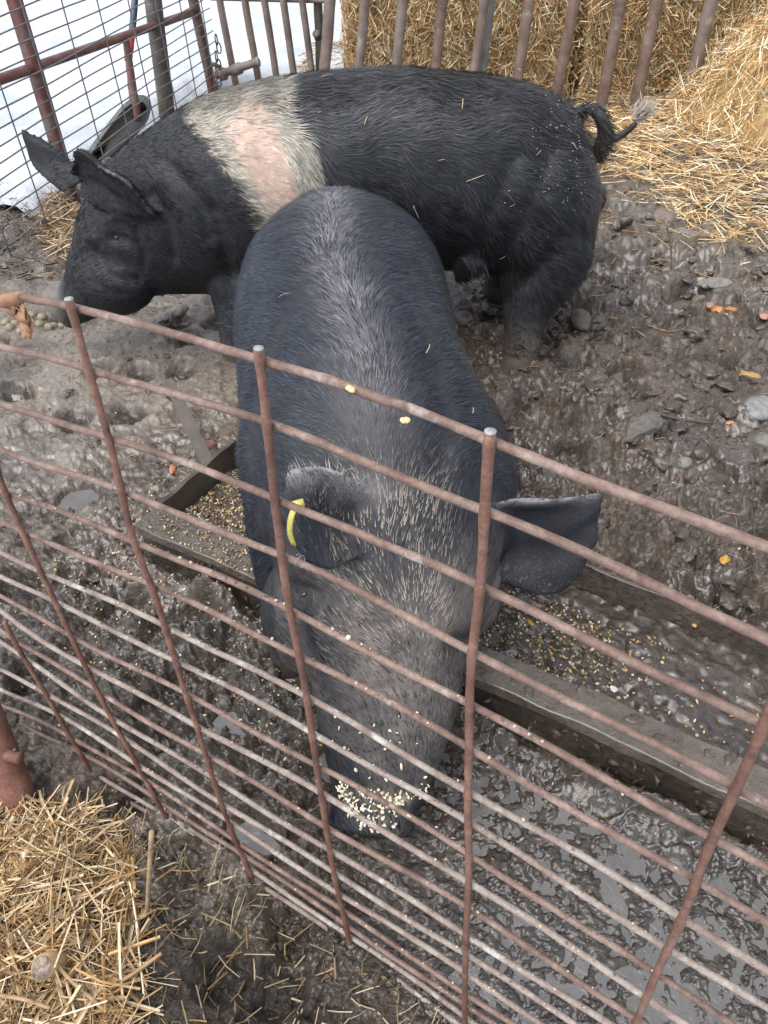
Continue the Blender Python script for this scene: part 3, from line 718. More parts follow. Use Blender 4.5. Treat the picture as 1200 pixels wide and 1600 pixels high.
V, f = ear_patch([AY(100, 305, 2.34), AY(72, 282, 2.38), AY(45, 250, 2.42), AY(31, 202, 2.44)], [AY(150, 280, 2.36), AY(120, 255, 2.40), AY(85, 228, 2.42), AY(40, 200, 2.44)], .013, -.012); A.add(V, f)
V, f = ear_patch([AY(112, 275, 2.20), AY(113, 240, 2.17), AY(128, 232, 2.13), AY(158, 262, 2.10), AY(200, 285, 2.09), AY(243, 334, 2.12)], [AY(118, 300, 2.24), AY(128, 312, 2.22), AY(150, 324, 2.19), AY(178, 334, 2.17), AY(205, 342, 2.15), AY(240, 346, 2.14)], .013, .03); A.add(V, f)
tailp = [AY(918, 225, YB), AY(932, 240, YB - .02), AY(944, 212, YB - .05), AY(938, 180, YB - .04), AY(918, 168, YB), AY(902, 182, YB + .02), AY(908, 206, YB + .02), AY(930, 224, YB + .03), AY(962, 216, YB + .04), AY(990, 196, YB + .03), AY(1008, 172, YB + .02)]
P_ = catmull(tailp, 60); r_ = np.interp(np.arange(60), [0, 12, 35, 59], [.030, .022, .017, .011]); V, f = tube(P_, r_, 12); A.add(V, f)
VB, FB = fuse(A, .0085, 7)
pig2 = empty('pig', (.0, YB, 0), 'larger black pig with a pink and white saddle band, standing side on behind', 'pig')
NB = vnormals(VB, FB); b1_ = bvh_of(VB, FB)
def onB(*q): return surf(b1_, *q)[0]
ds_ = np.zeros(len(VB))
ds_ -= .012 * near_line(VB, [onB(172, 374), onB(182, 372), onB(192, 376)], .014)
ds_ += .007 * near_line(VB, [onB(165, 345), onB(185, 340), onB(205, 350)], .015)
for dp_, rr_, ln_ in ((.007, .012, [(150, 395), (165, 425), (200, 440)]), (.006, .012, [(212, 360), (225, 400), (215, 440)]), (.012, .03, [(800, 250), (770, 320), (745, 390)]), (.010, .025, [(330, 330), (350, 390), (360, 430)]),
                      (.009, .02, [(255, 250), (300, 300), (325, 370)]), (.012, .03, [(860, 400), (820, 440), (790, 470)]), (.007, .018, [(240, 300), (262, 340), (270, 400)]), (.008, .02, [(890, 250), (905, 300), (900, 360)]), (.005, .008, [(135, 420), (150, 445), (190, 462)]), (.004, .007, [(118, 400), (135, 392), (150, 398)])):
    ds_ -= dp_ * near_line(VB, [onB(*q) for q in ln_], rr_)
ds_ += .007 * n3(VB, 4.5, 61) + .0025 * n3(VB, 20, 63)
VB = VB + NB * ds_[:, None]
# saddle band: centre line and half width in the side projection
def band(P):
    zc = P[:, 2]
    # left/right limits of the band as functions of height (white), and the pink inner part
    hh = [.30, .48, .555, .625, .665, .70, .745, .78]
    wl = np.interp(zc, hh, [-.27, -.326, -.36, -.396, -.44, -.50, -.53, -.54])
    wr = np.interp(zc, hh, [-.09, -.115, -.13, -.155, -.175, -.195, -.225, -.24])
    pl = np.interp(zc, hh, [-.24, -.28, -.307, -.343, -.365, -.375, -.32, -.30])
    pr = np.interp(zc, hh, [-.16, -.185, -.195, -.214, -.222, -.235, -.30, -.34])
    jag = .03 * n3(P, 22, 8) + .015 * n3(P, 60, 18)
    near = sstep(2.55, 2.42, P[:, 1])
    wm = sstep(-.012, .012, P[:, 0] - wl + jag) * sstep(-.012, .012, wr - P[:, 0] + jag * 1.4)
    pm = sstep(-.02, .02, P[:, 0] - pl + jag * .7) * sstep(-.02, .02, pr - P[:, 0] + jag * .7) * near
    return wm, pm
wm, pm = band(VB)
col = np.array([.019, .020, .023])[None] * (1 + .5 * n3(VB, 4, 3)[:, None])
dust = sstep(.62, .76, VB[:, 2]) * sstep(-.1, .4, n3(VB, 7, 21) + .2) * sstep(-.2, .1, VB[:, 0])
col = col + dust[:, None] * np.array([.05, .047, .042])
white = np.array([.30, .265, .21]); pink = np.array([.44, .315, .255])
col = col * (1 - wm[:, None]) + white * wm[:, None]; col = col * (1 - pm[:, None]) + pink * pm[:, None]
mudl = sstep(.17, .06, VB[:, 2] + .05 * n3(VB, 10, 4)) * (VB[:, 0] > -.7)
col = col * (1 - .8 * mudl[:, None]) + np.array([.075, .058, .045]) * (.8 * mudl)[:, None]
lit_rimB = near_line(VB, [AY(158, 262, 2.10), AY(185, 277, 2.09), AY(215, 303, 2.09), AY(238, 330, 2.11)], .011); col = col + lit_rimB[:, None] * np.array([.12, .10, .10])  # light along the near ear edge painted into the colour
mudb = (sstep(.44, .62, VB[:, 0]) * .8 + sstep(.36, .22, VB[:, 2]) * sstep(.1, .35, VB[:, 0])) * np.clip(.15 + 1.5 * n3(VB, 7, 91), 0, 1); col = col + np.clip(mudb, 0, 1)[:, None] * (1 - wm[:, None]) * np.array([.075, .060, .046])
db = wm * np.clip(.12 + 1.7 * n3(VB, 11, 93) + .5 * sstep(.70, .74, VB[:, 2]) * sstep(-.30, -.38, VB[:, 0]), 0, .75); col = col * (1 - db[:, None] * .6)
sn = sstep(-.94, -.985, VB[:, 0]) * (VB[:, 2] < .4); col = col * (1 - sn[:, None]) + np.array([.13, .115, .105]) * sn[:, None]
mesh_np('body', VB, FB, M['skin'], pig2, {'col': np.clip(col, 0, 1)})
def dir2(P, Nr):
    D = np.zeros_like(P); D[:, 0] = 1.0; hd = sstep(-.55, -.8, P[:, 0])
    D[:, 2] = -.75 * (1 - hd) * sstep(.72, .60, P[:, 2]) + .3 * hd; D[:, 1] = -.25 * sstep(.6, .75, P[:, 2])
    tl = sstep(.66, .70, P[:, 0]); D = D * (1 - tl)[:, None] + np.array([.8, 0, .5]) * tl[:, None]
    return D
def col2(P, Nr, g):
    c = np.array([.021, .021, .023])[None] * (.35 + 1.7 * g.random((len(P), 1)) ** 2 + .9 * n3(P, 6, 2)[:, None])
    wm, pm = band(P - np.array([.012, 0, 0]))
    c = c + ((g.random(len(P)) < .35) * sstep(.60, .76, P[:, 2]))[:, None] * np.array([.045, .043, .040])
    cw = np.array([.44, .405, .34])[None] * (.4 + .85 * g.random((len(P), 1))) * (1 - .75 * np.clip(.12 + 1.8 * n3(P, 11, 93) + .8 * sstep(.70, .74, P[:, 2]) * sstep(-.30, -.38, P[:, 0]), 0, .8))[:, None]
    mb = np.clip((sstep(.44, .62, P[:, 0]) * .8 + sstep(.36, .22, P[:, 2]) * sstep(.1, .35, P[:, 0])) * np.clip(.15 + 1.5 * n3(P, 7, 91), 0, 1), 0, 1)
    c = c + (mb * (g.random(len(P)) < .6))[:, None] * np.array([.11, .09, .07])
    c = c * (1 - wm[:, None]) + cw * wm[:, None]
    tt2 = sstep(.055, .04, np.linalg.norm(P - AY(1010, 170, YB + .02), axis=1)); c = c * (1 - tt2[:, None]) + np.array([.42, .36, .31]) * tt2[:, None]
    return np.clip(c, .006, 1)
def mask2(P, Nr):
    wm, pm = band(P); g = np.random.default_rng(3)
    return (P[:, 2] > .06) & (g.random(len(P)) > pm * (.90 - .3 * sstep(.66, .72, P[:, 2]))) & (P[:, 0] > -.95)
coat(VB, FB, 130000, dir2, col2, lambda P: (.018 + .020 * sstep(-.6, -.1, P[:, 0])) * (1 - .6 * sstep(.68, .72, P[:, 0])) * (1 - .6 * sstep(.26, .2, P[:, 2])), .0017, pig2, 15, .25, mask=mask2, clump=1.2)
# tail tuft
g = np.random.default_rng(2); n = 500
tip = AY(1008, 172, YB + .02); dirt = np.array([.55, 0, .62])
P_ = tip + g.normal(size=(n, 3)) * .010 - dirt * (g.random(n) * .035)[:, None]; Nn = g.normal(size=(n, 3)); Nn /= np.linalg.norm(Nn, axis=1)[:, None]
V_, f_, c_ = strands(P_, Nn, dirt + g.normal(size=(n, 3)) * .25, .025 + .02 * g.random(n), np.full(n, .0018), np.full(n, .004), np.array([.5, .43, .37]) * (.6 + .6 * g.random((n, 1))))
mesh_np('tail_tuft', V_, f_, M['hair'], pig2, {'col': c_})
BVB = bvh_of(VB, FB); l_, n_ = surf(BVB, 182, 372); V, f = rock_mesh(l_ - n_ * .007, .011, 3, (1, 1, 1), .02, 3); mesh_np('eye', V, f, M['eye'], pig2)
# flecks of mud and chaff caught in the coats
def flecks(V, F_, n, seed, msk, parent, sz=(.0006, .0019), cols=((.30, .27, .21), (.2, .17, .13), (.42, .38, .31), (.16, .14, .11))):
    g = np.random.default_rng(seed); P, Nr = tri_sample(V, F_, n, g); k = msk(P, g); P, Nr = P[k], Nr[k]; a = Acc()
    for i in range(len(P)):
        V2, f2 = rock_mesh(P[i] + Nr[i] * .004, g.uniform(*sz), i + seed, (1.4, 1, .8), .4, 1); a.add(V2, f2, cols[i % len(cols)])
    return tag(a.build('mud_flecks', M['grain'], parent), kind='stuff')
flecks(VB, FB, 26000, 5, lambda P, g: (P[:, 1] < 2.4) & (P[:, 0] > .36) & (P[:, 0] < .68) & (P[:, 2] > .40) & (g.random(len(P)) < .75 * np.exp(-((P[:, 0] - .56) / .10) ** 2 - ((P[:, 2] - .60) / .10) ** 2)), pig2)

sb = Acc(); g = np.random.default_rng(12)
bits = [(1, 447, 465, 24, .3), (1, 665, 548, 20, 1.2), (1, 700, 400, 14, 1.0), (1, 548, 735, 16, .2), (1, 735, 645, 12, 1.6), (1, 620, 810, 10, 1.4), (0, 512, 122, 26, .2), (0, 572, 190, 18, 1.2), (0, 722, 165, 22, 1.5),
        (0, 742, 278, 40, .35), (0, 650, 330, 30, 2.0), (0, 800, 320, 12, .5), (0, 895, 230, 18, 2.2), (0, 840, 240, 16, .8), (0, 785, 400, 14, .4), (0, 690, 250, 14, .2), (0, 500, 178, 8, .3), (0, 850, 300, 7, .3)]
for w_, px, py, ln, an in bits:
    ln = ln * .75
    B_ = BVF if w_ else BVB
    pp = []
    for u in (-.5, 0, .5):
        l_, n_ = surf(B_, px + math.cos(an) * ln * u, py - math.sin(an) * ln * u)
        if l_ is not None: pp.append(l_ + n_ * (.006 + .003 * (u == 0)))
    if len(pp) < 3: continue
    V, f = tube(catmull(pp, 6), .0008 if w_ else .0013, 5, flat=.6); sb.add(V, f, np.array([.36, .29, .18]) * g.uniform(.8, 1.3))
tag(sb.build('straw_bits', M['straw']), 'loose bits of straw lying on the backs of the two pigs', 'straw', kind='stuff')

# ------------------------------------------------------------------ trough
def te(e, n, z): return np.array([*(TE * e + TN * n), z])
tro = empty('feed_trough', te(0, .97, 0), 'long low muddy feed trough with broad grey rim running under the front pig', 'trough')
T3 = np.array([*TE, 0]); N3 = np.array([*TN, 0])
e0_, e1_ = -1.17, 1.75
ctr = (e0_ + e1_) / 2; hl = (e1_ - e0_) / 2
def wavy_bar(name, n0, n1, z0, z1, e0, e1, mat, seed, amp=.004, seg=140, parent=tro):
    es = np.linspace(e0, e1, seg); P = []
    for e in es:
        j = amp * (vnoise(np.array([e * 9.]), np.array([seed * 1.]), seed)[0] - .5) * 2
        for nn_, zz in ((n0, z0), (n1, z0), (n1, z1), (n0, z1)):
            k = amp * (vnoise(np.array([e * 14. + nn_ * 50]), np.array([zz * 40.]), seed + 3)[0] - .5)
            P.append(te(e, nn_ + j + k, zz + k))
    f = grid_faces(seg, 4, True); caps = np.array([[0, 1, 2, 3], [seg * 4 - 1, seg * 4 - 2, seg * 4 - 3, seg * 4 - 4]])
    o = mesh_np(name, np.array(P), [np.vstack([f, caps])], mat, parent, {'wet': np.full(len(P), .85), 'dark': np.full(len(P), .3 if name != 'near_rim' else .0), 'dry_sheen': np.full(len(P), .25 if name == 'near_rim' else 0.)}, smooth=False); return bevel_obj(o, .003)
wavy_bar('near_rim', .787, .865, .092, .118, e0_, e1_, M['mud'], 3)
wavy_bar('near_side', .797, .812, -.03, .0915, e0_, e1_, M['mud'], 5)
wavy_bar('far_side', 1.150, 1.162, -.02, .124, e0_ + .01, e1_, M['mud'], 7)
# end wall
P = []
es = np.linspace(.868, 1.148, 20)
for n_ in es:
    for de, zz in ((0, -.02), (.012, -.02), (.012, .122), (0, .122)): P.append(te(e0_ + .0 + de, n_, zz + .002 * math.sin(n_ * 60)))
mesh_np('end_wall', np.array(P), [np.vstack([grid_faces(20, 4, True), [[0, 1, 2, 3], [79, 78, 77, 76]]])], M['trough'], tro, smooth=False)
# wet feed inside
nu, nv = 420, 70
E_, N_ = np.meshgrid(np.linspace(e0_ + .013, e1_, nu), np.linspace(.8125, 1.149, nv), indexing='ij')
xx = E_ * TE[0] + N_ * TN[0]; yy2 = E_ * TE[1] + N_ * TN[1]
zf = .052 + .012 * fbm(xx, yy2, 7, 4, 5) + .012 * fbm(xx, yy2, 40, 3, 6) + .008 * (ridged(xx, yy2, 55, 2, 8) - .6) + .022 * sstep(.2, .6, E_) + .012 * sstep(.9, .84, N_) * sstep(.1, .5, E_) - .03 * sstep(1.0, 1.14, N_) * sstep(.1, .4, E_) 
tag(mesh_np('wet_feed', np.stack([xx.ravel(), yy2.ravel(), zf.ravel()], 1), grid_faces(nu, nv)[:, ::-1], M['mud'],
            attrs={'dry_sheen': .25 * sstep(-.3, -1.0, E_.ravel()), 'dark': .35 + 0 * E_.ravel(), 'wet': .3 + .6 * sstep(-.6, 0, E_.ravel())}), 'wet brown mash of feed and mud lying in the feed trough', 'feed', kind='stuff')
0 and sheet('trough_water', [en(.1, .813), en(1.74, .813), en(1.74, 1.148), en(.1, 1.148)], .0735, M['water'], 'structure')

# ------------------------------------------------------------------ grain
GC = np.array([(.50, .41, .26), (.42, .27, .08), (.55, .50, .38), (.24, .16, .08), (.16, .11, .065), (.12, .08, .05), (.34, .25, .14)])
def kernels(name, pts, label, sz=(.0018, .0034), seed=0, cols=GC, parent=None, stretch=1.5):
    bm = bmesh.new(); bmesh.ops.create_icosphere(bm, subdivisions=1, radius=1.0)
    V0 = np.array([v.co[:] for v in bm.verts]); F0 = np.array([[v.index for v in q.verts] for q in bm.faces]); bm.free()
    g = np.random.default_rng(seed); n = len(pts)
    q = g.normal(size=(n, 3, 3)); Q = np.linalg.qr(q)[0]; s = g.uniform(*sz, size=(n, 1)) * np.array([[stretch, 1., .75]]) * (1 + .25 * g.normal(size=(n, 3)))
    V = np.einsum('vk,nk,nkj->nvj', V0, s, Q) + np.asarray(pts)[:, None]
    Fc = (F0[None] + (np.arange(n) * len(V0))[:, None, None]).reshape(-1, 3)
    c = cols[g.integers(0, len(cols), n)] * (.7 + .5 * g.random((n, 1)))
    o = mesh_np(name, V.reshape(-1, 3), Fc, M['grain'], parent, {'col': np.repeat(c, len(V0), 0)})
    return tag(o, label, 'feed', kind='stuff') if parent is None else tag(o, kind='stuff')
g = np.random.default_rng(11)
pts = []
# in the left end of the trough
for i in range(3600):
    e = e0_ + .02 + g.random() ** 1.1 * .75; n_ = g.uniform(.868, 1.145)
    fi = np.interp(e, np.linspace(e0_ + .013, e1_, nu), np.arange(nu)); ni = np.interp(n_, np.linspace(.8125, 1.149, nv), np.arange(nv))
    pts.append(te(e, n_, zf[int(fi), int(ni)] + .002))
for i in range(1300):   # right, along the near rim and by the head
    e = g.normal(-.24, .10) if i < 850 else g.uniform(-.2, .8); n_ = .872 + .22 * g.random() ** (1.0 if i < 850 else .8)
    fi = np.interp(e, np.linspace(e0_ + .013, e1_, nu), np.arange(nu)); ni = np.interp(n_, np.linspace(.8125, 1.149, nv), np.arange(nv))
    pts.append(te(e, n_, zf[int(fi), int(ni)] + .0015))
kernels('grain', pts, 'yellow and cream cracked grain scattered over the wet feed in the trough', (.0016, .0034), 4)
pts = []
for i in range(1700):
    e = g.normal(-1.13, .13); n_ = g.normal(.98, .22); P2 = TE * e + TN * n_
    if .77 < n_ < 1.17 and e > -1.18: continue
    pts.append((P2[0], P2[1], gzs(P2[0], P2[1]) + .002))
for i in range(420): pts.append(te(g.uniform(-1.15, -.55), g.uniform(.79, .862), .1195))
for i in range(500):
    e = g.normal(-.75, .25); n_ = g.uniform(.50, .78); P2 = TE * e + TN * n_; pts.append((P2[0], P2[1], gzs(P2[0], P2[1]) + .002))
kernels('spilled_grain', pts, 'pale spilled grain sprinkled on the mud around the left end of the trough', (.0014, .003), 5)
pts = []
X_ = g.uniform(-1.3, 2.0, 900); Y_ = g.uniform(.5, 2.6, 900)
Z_ = gz(X_, Y_)
kernels('loose_grain', np.stack([X_, Y_, Z_ + .0015], 1), 'single grains dotted thinly over the churned mud of the pen', (.0013, .0026), 6)
# on the snout of the front pig
P, Nr = tri_sample(VF, FF, 60000, np.random.default_rng(4))
k = (Nr[:, 2] > .1) & (P[:, 1] < .73) & (P[:, 2] > .05) & (P[:, 2] < .26) & (np.abs(P[:, 0] + .02) < .075)
P, Nr = P[k], Nr[k]; dens = np.exp(-((P[:, 2] - .120 - .02 * n3(P, 20, 3)) / .016) ** 2) * 1.6 + .05
k = np.random.default_rng(9).random(len(P)) < dens * .9; P, Nr = P[k], Nr[k]
kernels('snout_grain', P + Nr * .002, '', (.0014, .003), 8, np.array([(.72, .66, .5), (.66, .58, .4), (.75, .7, .58)]), pig1, 1.8)

# ------------------------------------------------------------------ straw
SC = np.array([(.52, .37, .20), (.44, .30, .15), (.58, .46, .29), (.36, .235, .11), (.70, .58, .40), (.24, .145, .065), (.42, .25, .10), (.15, .09, .045)])
SF = np.minimum(SC * 1.55, .85)
def stalks(name, P, D, L, Wd, label, seed, cols=SC, bend=.06, cat='straw', kind='stuff', parent=None, build=True):
    """folded strips with a bend: 3 cross sections x 3 verts"""
    g = np.random.default_rng(seed); n = len(P); P = np.asarray(P, float); D = D / (np.linalg.norm(D, axis=1)[:, None] + 1e-9)
    rv = g.normal(size=(n, 3)); S = np.cross(D, rv); S /= np.linalg.norm(S, axis=1)[:, None] + 1e-9; U = np.cross(S, D)
    bd = (g.normal(size=n) * bend * L)
    V = np.zeros((n, 9, 3))
    for i, u in enumerate((-.5, .05, .5)):
        c = P + D * (L * u)[:, None] + U * (bd * (1 - 4 * u * u))[:, None]
        V[:, 3 * i] = c - S * (Wd * .5)[:, None]; V[:, 3 * i + 1] = c + U * (Wd * .33)[:, None]; V[:, 3 * i + 2] = c + S * (Wd * .5)[:, None]
    b_ = np.arange(n)[:, None] * 9
    q = [b_ + np.array([[3 * i + j, 3 * i + j + 1, 3 * i + j + 4, 3 * i + j + 3]]) for i in (0, 1) for j in (0, 1)]
    c = cols[g.integers(0, len(cols), n)] * (.65 + .55 * g.random((n, 1)))
    o = mesh_np(name, V.reshape(-1, 3), np.vstack(q), M['straw'], parent, {'col': np.repeat(c, 9, 0)}, smooth=False)
    return tag(o, label, cat, kind=kind) if parent is None else (tag(o, kind=kind) if kind else o)
def inpoly(x, y, poly):
    r = np.zeros(len(x), bool); n = len(poly); j = n - 1
    for i in range(n):
        xi, yi = poly[i][:2]; xj, yj = poly[j][:2]
        r ^= ((yi > y) != (yj > y)) & (x < (xj - xi) * (y - yi) / (yj - yi + 1e-12) + xi); j = i
    return r
def near_pile(n, poly, hfun, seed, flat=.18, lens=(.04, .12), wd=(.002, .005), lay=.03):
    g = np.random.default_rng(seed); po = np.array(poly); lo, hi = po.min(0), po.max(0)
    X_ = g.uniform(lo[0], hi[0], n * 3); Y_ = g.uniform(lo[1], hi[1], n * 3)
    k = inpoly(X_, Y_, poly); X_, Y_ = X_[k][:n], Y_[k][:n]; m_ = len(X_)
    Z_ = gz(X_, Y_) + hfun(X_, Y_) + g.random(m_) * lay
    a = g.random(m_) * 2 * PI; D = np.stack([np.cos(a), np.sin(a), g.normal(size=m_) * flat], 1)
    return np.stack([X_, Y_, Z_], 1), D, g.uniform(*lens, size=m_), g.uniform(*wd, size=m_)
# near left pile
def Gp(pts, z=0): return [tuple(G(px, py, z)[:2]) for px, py in pts]
poly = Gp([(-60, 1265), (60, 1275), (130, 1262), (180, 1300), (215, 1335), (222, 1440), (230, 1520), (200, 1600), (180, 1720), (-120, 1760), (-160, 1300)], .02)
cxy = np.array(Gp([(60, 1480)])[0])
hp = lambda x, y: .012 * np.exp(-(((x - cxy[0]) / .16) ** 2 + ((y - cxy[1]) / .14) ** 2))
P, D, L, Wd = near_pile(4200, poly, hp, 21, .2, (.02, .15), (.001, .0035), .022); Wd = np.where(rng.random(len(Wd)) < .22, Wd * 2.1, Wd); L = np.where(Wd > .005, L * .7, L)
stalks('straw_pile', P, D, L, Wd, 'golden loose straw heaped on the ground outside the wire panel, bottom left', 22, bend=.10)
poly2 = Gp([(-60, 1255), (150, 1255), (300, 1300), (560, 1500), (740, 1610), (700, 1700), (100, 1700), (-60, 1600)], .01)
P, D, L, Wd = near_pile(620, poly2, lambda x, y: 0 * x + .001, 23, .2, (.012, .06), (.001, .003), .008)
stalks('straw_scraps', P, D, L, Wd, 'dull broken straw scraps trodden into the dark mud outside the wire panel', 24, cols=SC * .55)
# dark fibrous litter over all the mud
poly3 = [(-2.0, 2.4), (-.5, 1.5), (.3, .6), (1.6, .5), (3.2, 3.4), (2.6, 4.6), (-1.6, 4.6)]
P, D, L, Wd = near_pile(8500, poly3, lambda x, y: 0 * x + .001, 25, .16, (.012, .055), (.0009, .0022), .006)
stalks('trampled_litter', P, D, L, Wd, 'short brown fibres of old bedding trodden into the pen mud', 26, cols=np.array([(.16, .11, .07), (.11, .075, .05), (.25, .18, .11), (.33, .25, .15), (.09, .065, .045)]))
# scattered straw on the right and near the bales
g = np.random.default_rng(31)
polyR = Gp([(930, 270), (1000, 300), (1040, 350), (1120, 395), (1300, 430), (1500, 200), (1150, 60), (930, 150), (900, 160), (930, 230)], .0)
P, D, L, Wd = near_pile(8200, polyR, lambda x, y: .015 * sstep(2.8, 4.2, y + .4 * (x - 1)), 32, .13, (.05, .18), (.0022, .0042), .03)
stalks('scattered_straw', P, D, L, Wd, 'golden straw strewn over the mud in front of the far bales', 33, cols=SF, bend=.04)
polyR2 = Gp([(880, 260), (960, 420), (1200, 480), (1300, 300), (1000, 200)], 0)
P, D, L, Wd = near_pile(420, polyR2, lambda x, y: 0 * x + .003, 34, .1, (.04, .14), (.002, .0035), .01)
stalks('thin_straw', P, D, L, Wd, 'thin single straws on the mud behind the back pig', 35, bend=.05)
polyG = [(-.45, 4.9), (-.1, 4.75), (.1, 5.8), (-.35, 6.1)]
P, D, L, Wd = near_pile(700, polyG, lambda x, y: .10 + 0 * x, 36, .1, (.04, .14), (.003, .005), .02)
stalks('straw_on_snow', P, D, L, Wd, 'straw blown on the snow behind the upright gate bars left of the bales', 37)
# straw mound on the right
mc = np.array([2.68, 4.30]); mr_ = np.array([1.05, .95])
def mound_h(x, y):
    d = ((x - mc[0]) / mr_[0]) ** 2 + ((y - mc[1]) / mr_[1]) ** 2
    return .66 * np.clip(1 - d + .12 * fbm(x, y, 2.5, 3, 8), 0, 1) ** .8
gx, gy = np.meshgrid(np.linspace(1.3, 3.8, 90), np.linspace(3.2, 5.5, 80), indexing='ij')
hz = mound_h(gx, gy) + .05 * fbm(gx, gy, 6, 3, 9) * (mound_h(gx, gy) > .01) - .06
mound = empty('straw_mound', (mc[0], mc[1], 0), 'tall slumped mound of loose golden straw at the right edge beside the bales', 'straw')
mesh_np('packed_straw', np.stack([gx.ravel(), gy.ravel(), hz.ravel()], 1), grid_faces(90, 80)[:, ::-1], attr_mat('straw_core', .7, bumpsc=.02, bstr=.8, nscale=18, namt=.5), mound, {'col': np.broadcast_to(np.array([.42, .29, .13]), (gx.size, 3))})
g = np.random.default_rng(41); n = 11000
X_ = g.uniform(1.35, 3.5, n); Y_ = g.uniform(3.35, 5.2, n); h0 = mound_h(X_, Y_); k = h0 > .012; X_, Y_, h0 = X_[k], Y_[k], h0[k]
gxd = (mound_h(X_ + .01, Y_) - h0) / .01; gyd = (mound_h(X_, Y_ + .01) - h0) / .01
dn = -np.stack([gxd, gyd, -(gxd ** 2 + gyd ** 2)], 1); dn[:, 2] = -(gxd ** 2 + gyd ** 2)
dn /= np.linalg.norm(dn, axis=1)[:, None] + 1e-6
D = dn + g.normal(size=dn.shape) * np.array([.8, .8, .4]); nsl = np.stack([-gxd, -gyd, np.ones(len(X_))], 1); nsl /= np.linalg.norm(nsl, axis=1)[:, None]
P = np.stack([X_, Y_, h0 + .05 * fbm(X_, Y_, 6, 3, 9) - .055], 1) + nsl * (g.random(len(X_)) * .05)[:, None]
stalks('loose_stalks', P, D, g.uniform(.10, .30, len(X_)), g.uniform(.0028, .005, len(X_)), '', 42, cols=SF, bend=.08, parent=mound)

# bales
def bale(c, s, yaw, label, seed, n, loose=.03):
    cx, cy, cz = c; sx, sy, sz = s; ca, sa = math.cos(yaw), math.sin(yaw)
    Xb = np.array([ca, sa, 0]); Yb = np.array([-sa, ca, 0]); Zb = np.array([0, 0, 1.])
    g = np.random.default_rng(seed)
    o = empty('straw_bale', (cx, cy, cz - sz), label, 'straw bale', 'straw bales stacked behind the far pen fence')
    bm = bmesh.new(); bmesh.ops.create_cube(bm, size=2); bmesh.ops.subdivide_edges(bm, edges=bm.edges, cuts=14, use_grid_fill=True)
    V = np.array([v.co[:] for v in bm.verts]); Fq = np.array([[v.index for v in q.verts] for q in bm.faces]); bm.free()
    V = V * np.array([sx, sy, sz]); nn_ = n3(V, 6, seed, 3)
    r0 = V / np.array([sx, sy, sz]); V = V * (1 + .025 * nn_[:, None]); V -= r0 ** 3 * .015
    Wv = np.array(c) + V @ np.stack([Xb, Yb, Zb])
    cc_ = np.array([.48, .34, .16]) * (1 + .6 * n3(V, 15, seed + 1)[:, None])
    mesh_np('packed_straw', Wv, Fq, M['clod'], o, {'col': np.clip(cc_, .02, 1)})
    # strands on front, top and the sides
    face = g.choice(4, n, p=[.66, .14, .12, .08]); u = g.uniform(-1, 1, n); v = g.uniform(-1, 1, n)
    P = np.zeros((n, 3)); Nn = np.zeros((n, 3))
    m0 = face == 0; P[m0] = np.stack([u[m0] * sx, np.full(m0.sum(), -sy), v[m0] * sz], 1); Nn[m0] = (0, -1, 0)
    m1 = face == 1; P[m1] = np.stack([u[m1] * sx, v[m1] * sy, np.full(m1.sum(), sz)], 1); Nn[m1] = (0, 0, 1)
    m2 = face == 2; P[m2] = np.stack([np.full(m2.sum(), -sx), u[m2] * sy, v[m2] * sz], 1); Nn[m2] = (-1, 0, 0)
    m3 = face == 3; P[m3] = np.stack([np.full(m3.sum(), sx), u[m3] * sy, v[m3] * sz], 1); Nn[m3] = (1, 0, 0)
    P = P + Nn * (g.random(n) * loose + .004)[:, None]
    # flakes: direction field by patches
    a = g.normal(size=n) * .9 + 5 * n3(P, 2.5, seed + 4)
    tx = np.where(m0[:, None], np.array([1., 0, 0]), np.where(m1[:, None], np.array([1., 0, 0]), np.array([0, 1., 0])))
    tz = np.where(m1[:, None], np.array([0, 1., 0]), np.array([0, 0, 1.]))
    D = tx * np.cos(a)[:, None] * .8 + tz * np.sin(a)[:, None] + Nn * (g.normal(size=n) * .28)[:, None]
    Rm = np.stack([Xb, Yb, Zb]); dk = (.55 + .6 * (n3(P, 8, seed + 9) > -.1))[:, None]
    oo = stalks('loose_stalks', np.array(c) + P @ Rm, D @ Rm, g.uniform(.03, .13, n), g.uniform(.0026, .0052, n), '', seed + 2, cols=SF, bend=.08, parent=o)
    return o
bale((.55, 5.25, .30), (.62, .38, .36), R(-3), 'lower left bale of the stack behind the far fence, nearest the gate', 51, 9000)
bale((1.72, 5.22, .33), (.52, .38, .38), R(2), 'lower right bale of the stack behind the far fence, partly behind the straw mound', 52, 8000)
bale((.56, 5.33, 1.06), (.64, .38, .37), R(1), 'upper left bale lying on the lower left bale, cut by the top of the photo', 53, 3000)
bale((1.83, 5.40, 1.12), (.58, .38, .38), R(-4), 'upper right bale at the top edge, beside the dark gap', 54, 3000)

# ------------------------------------------------------------------ far fence
def bar_between(p0, p1, r, mat, name, parent=None, seg=12, flat=1.0, n=14, wob=.003, seed=0):
    P = np.linspace(p0, p1, n); q = np.arange(n)
    P = P + np.stack([wob * (vnoise(q * .4, q * 0 + seed, 5) - .5), wob * (vnoise(q * .4, q * 0 + seed, 6) - .5), 0 * q], 1)
    V, f = tube(P, r, seg, flat=flat); return mesh_np(name, V, f, mat, parent)
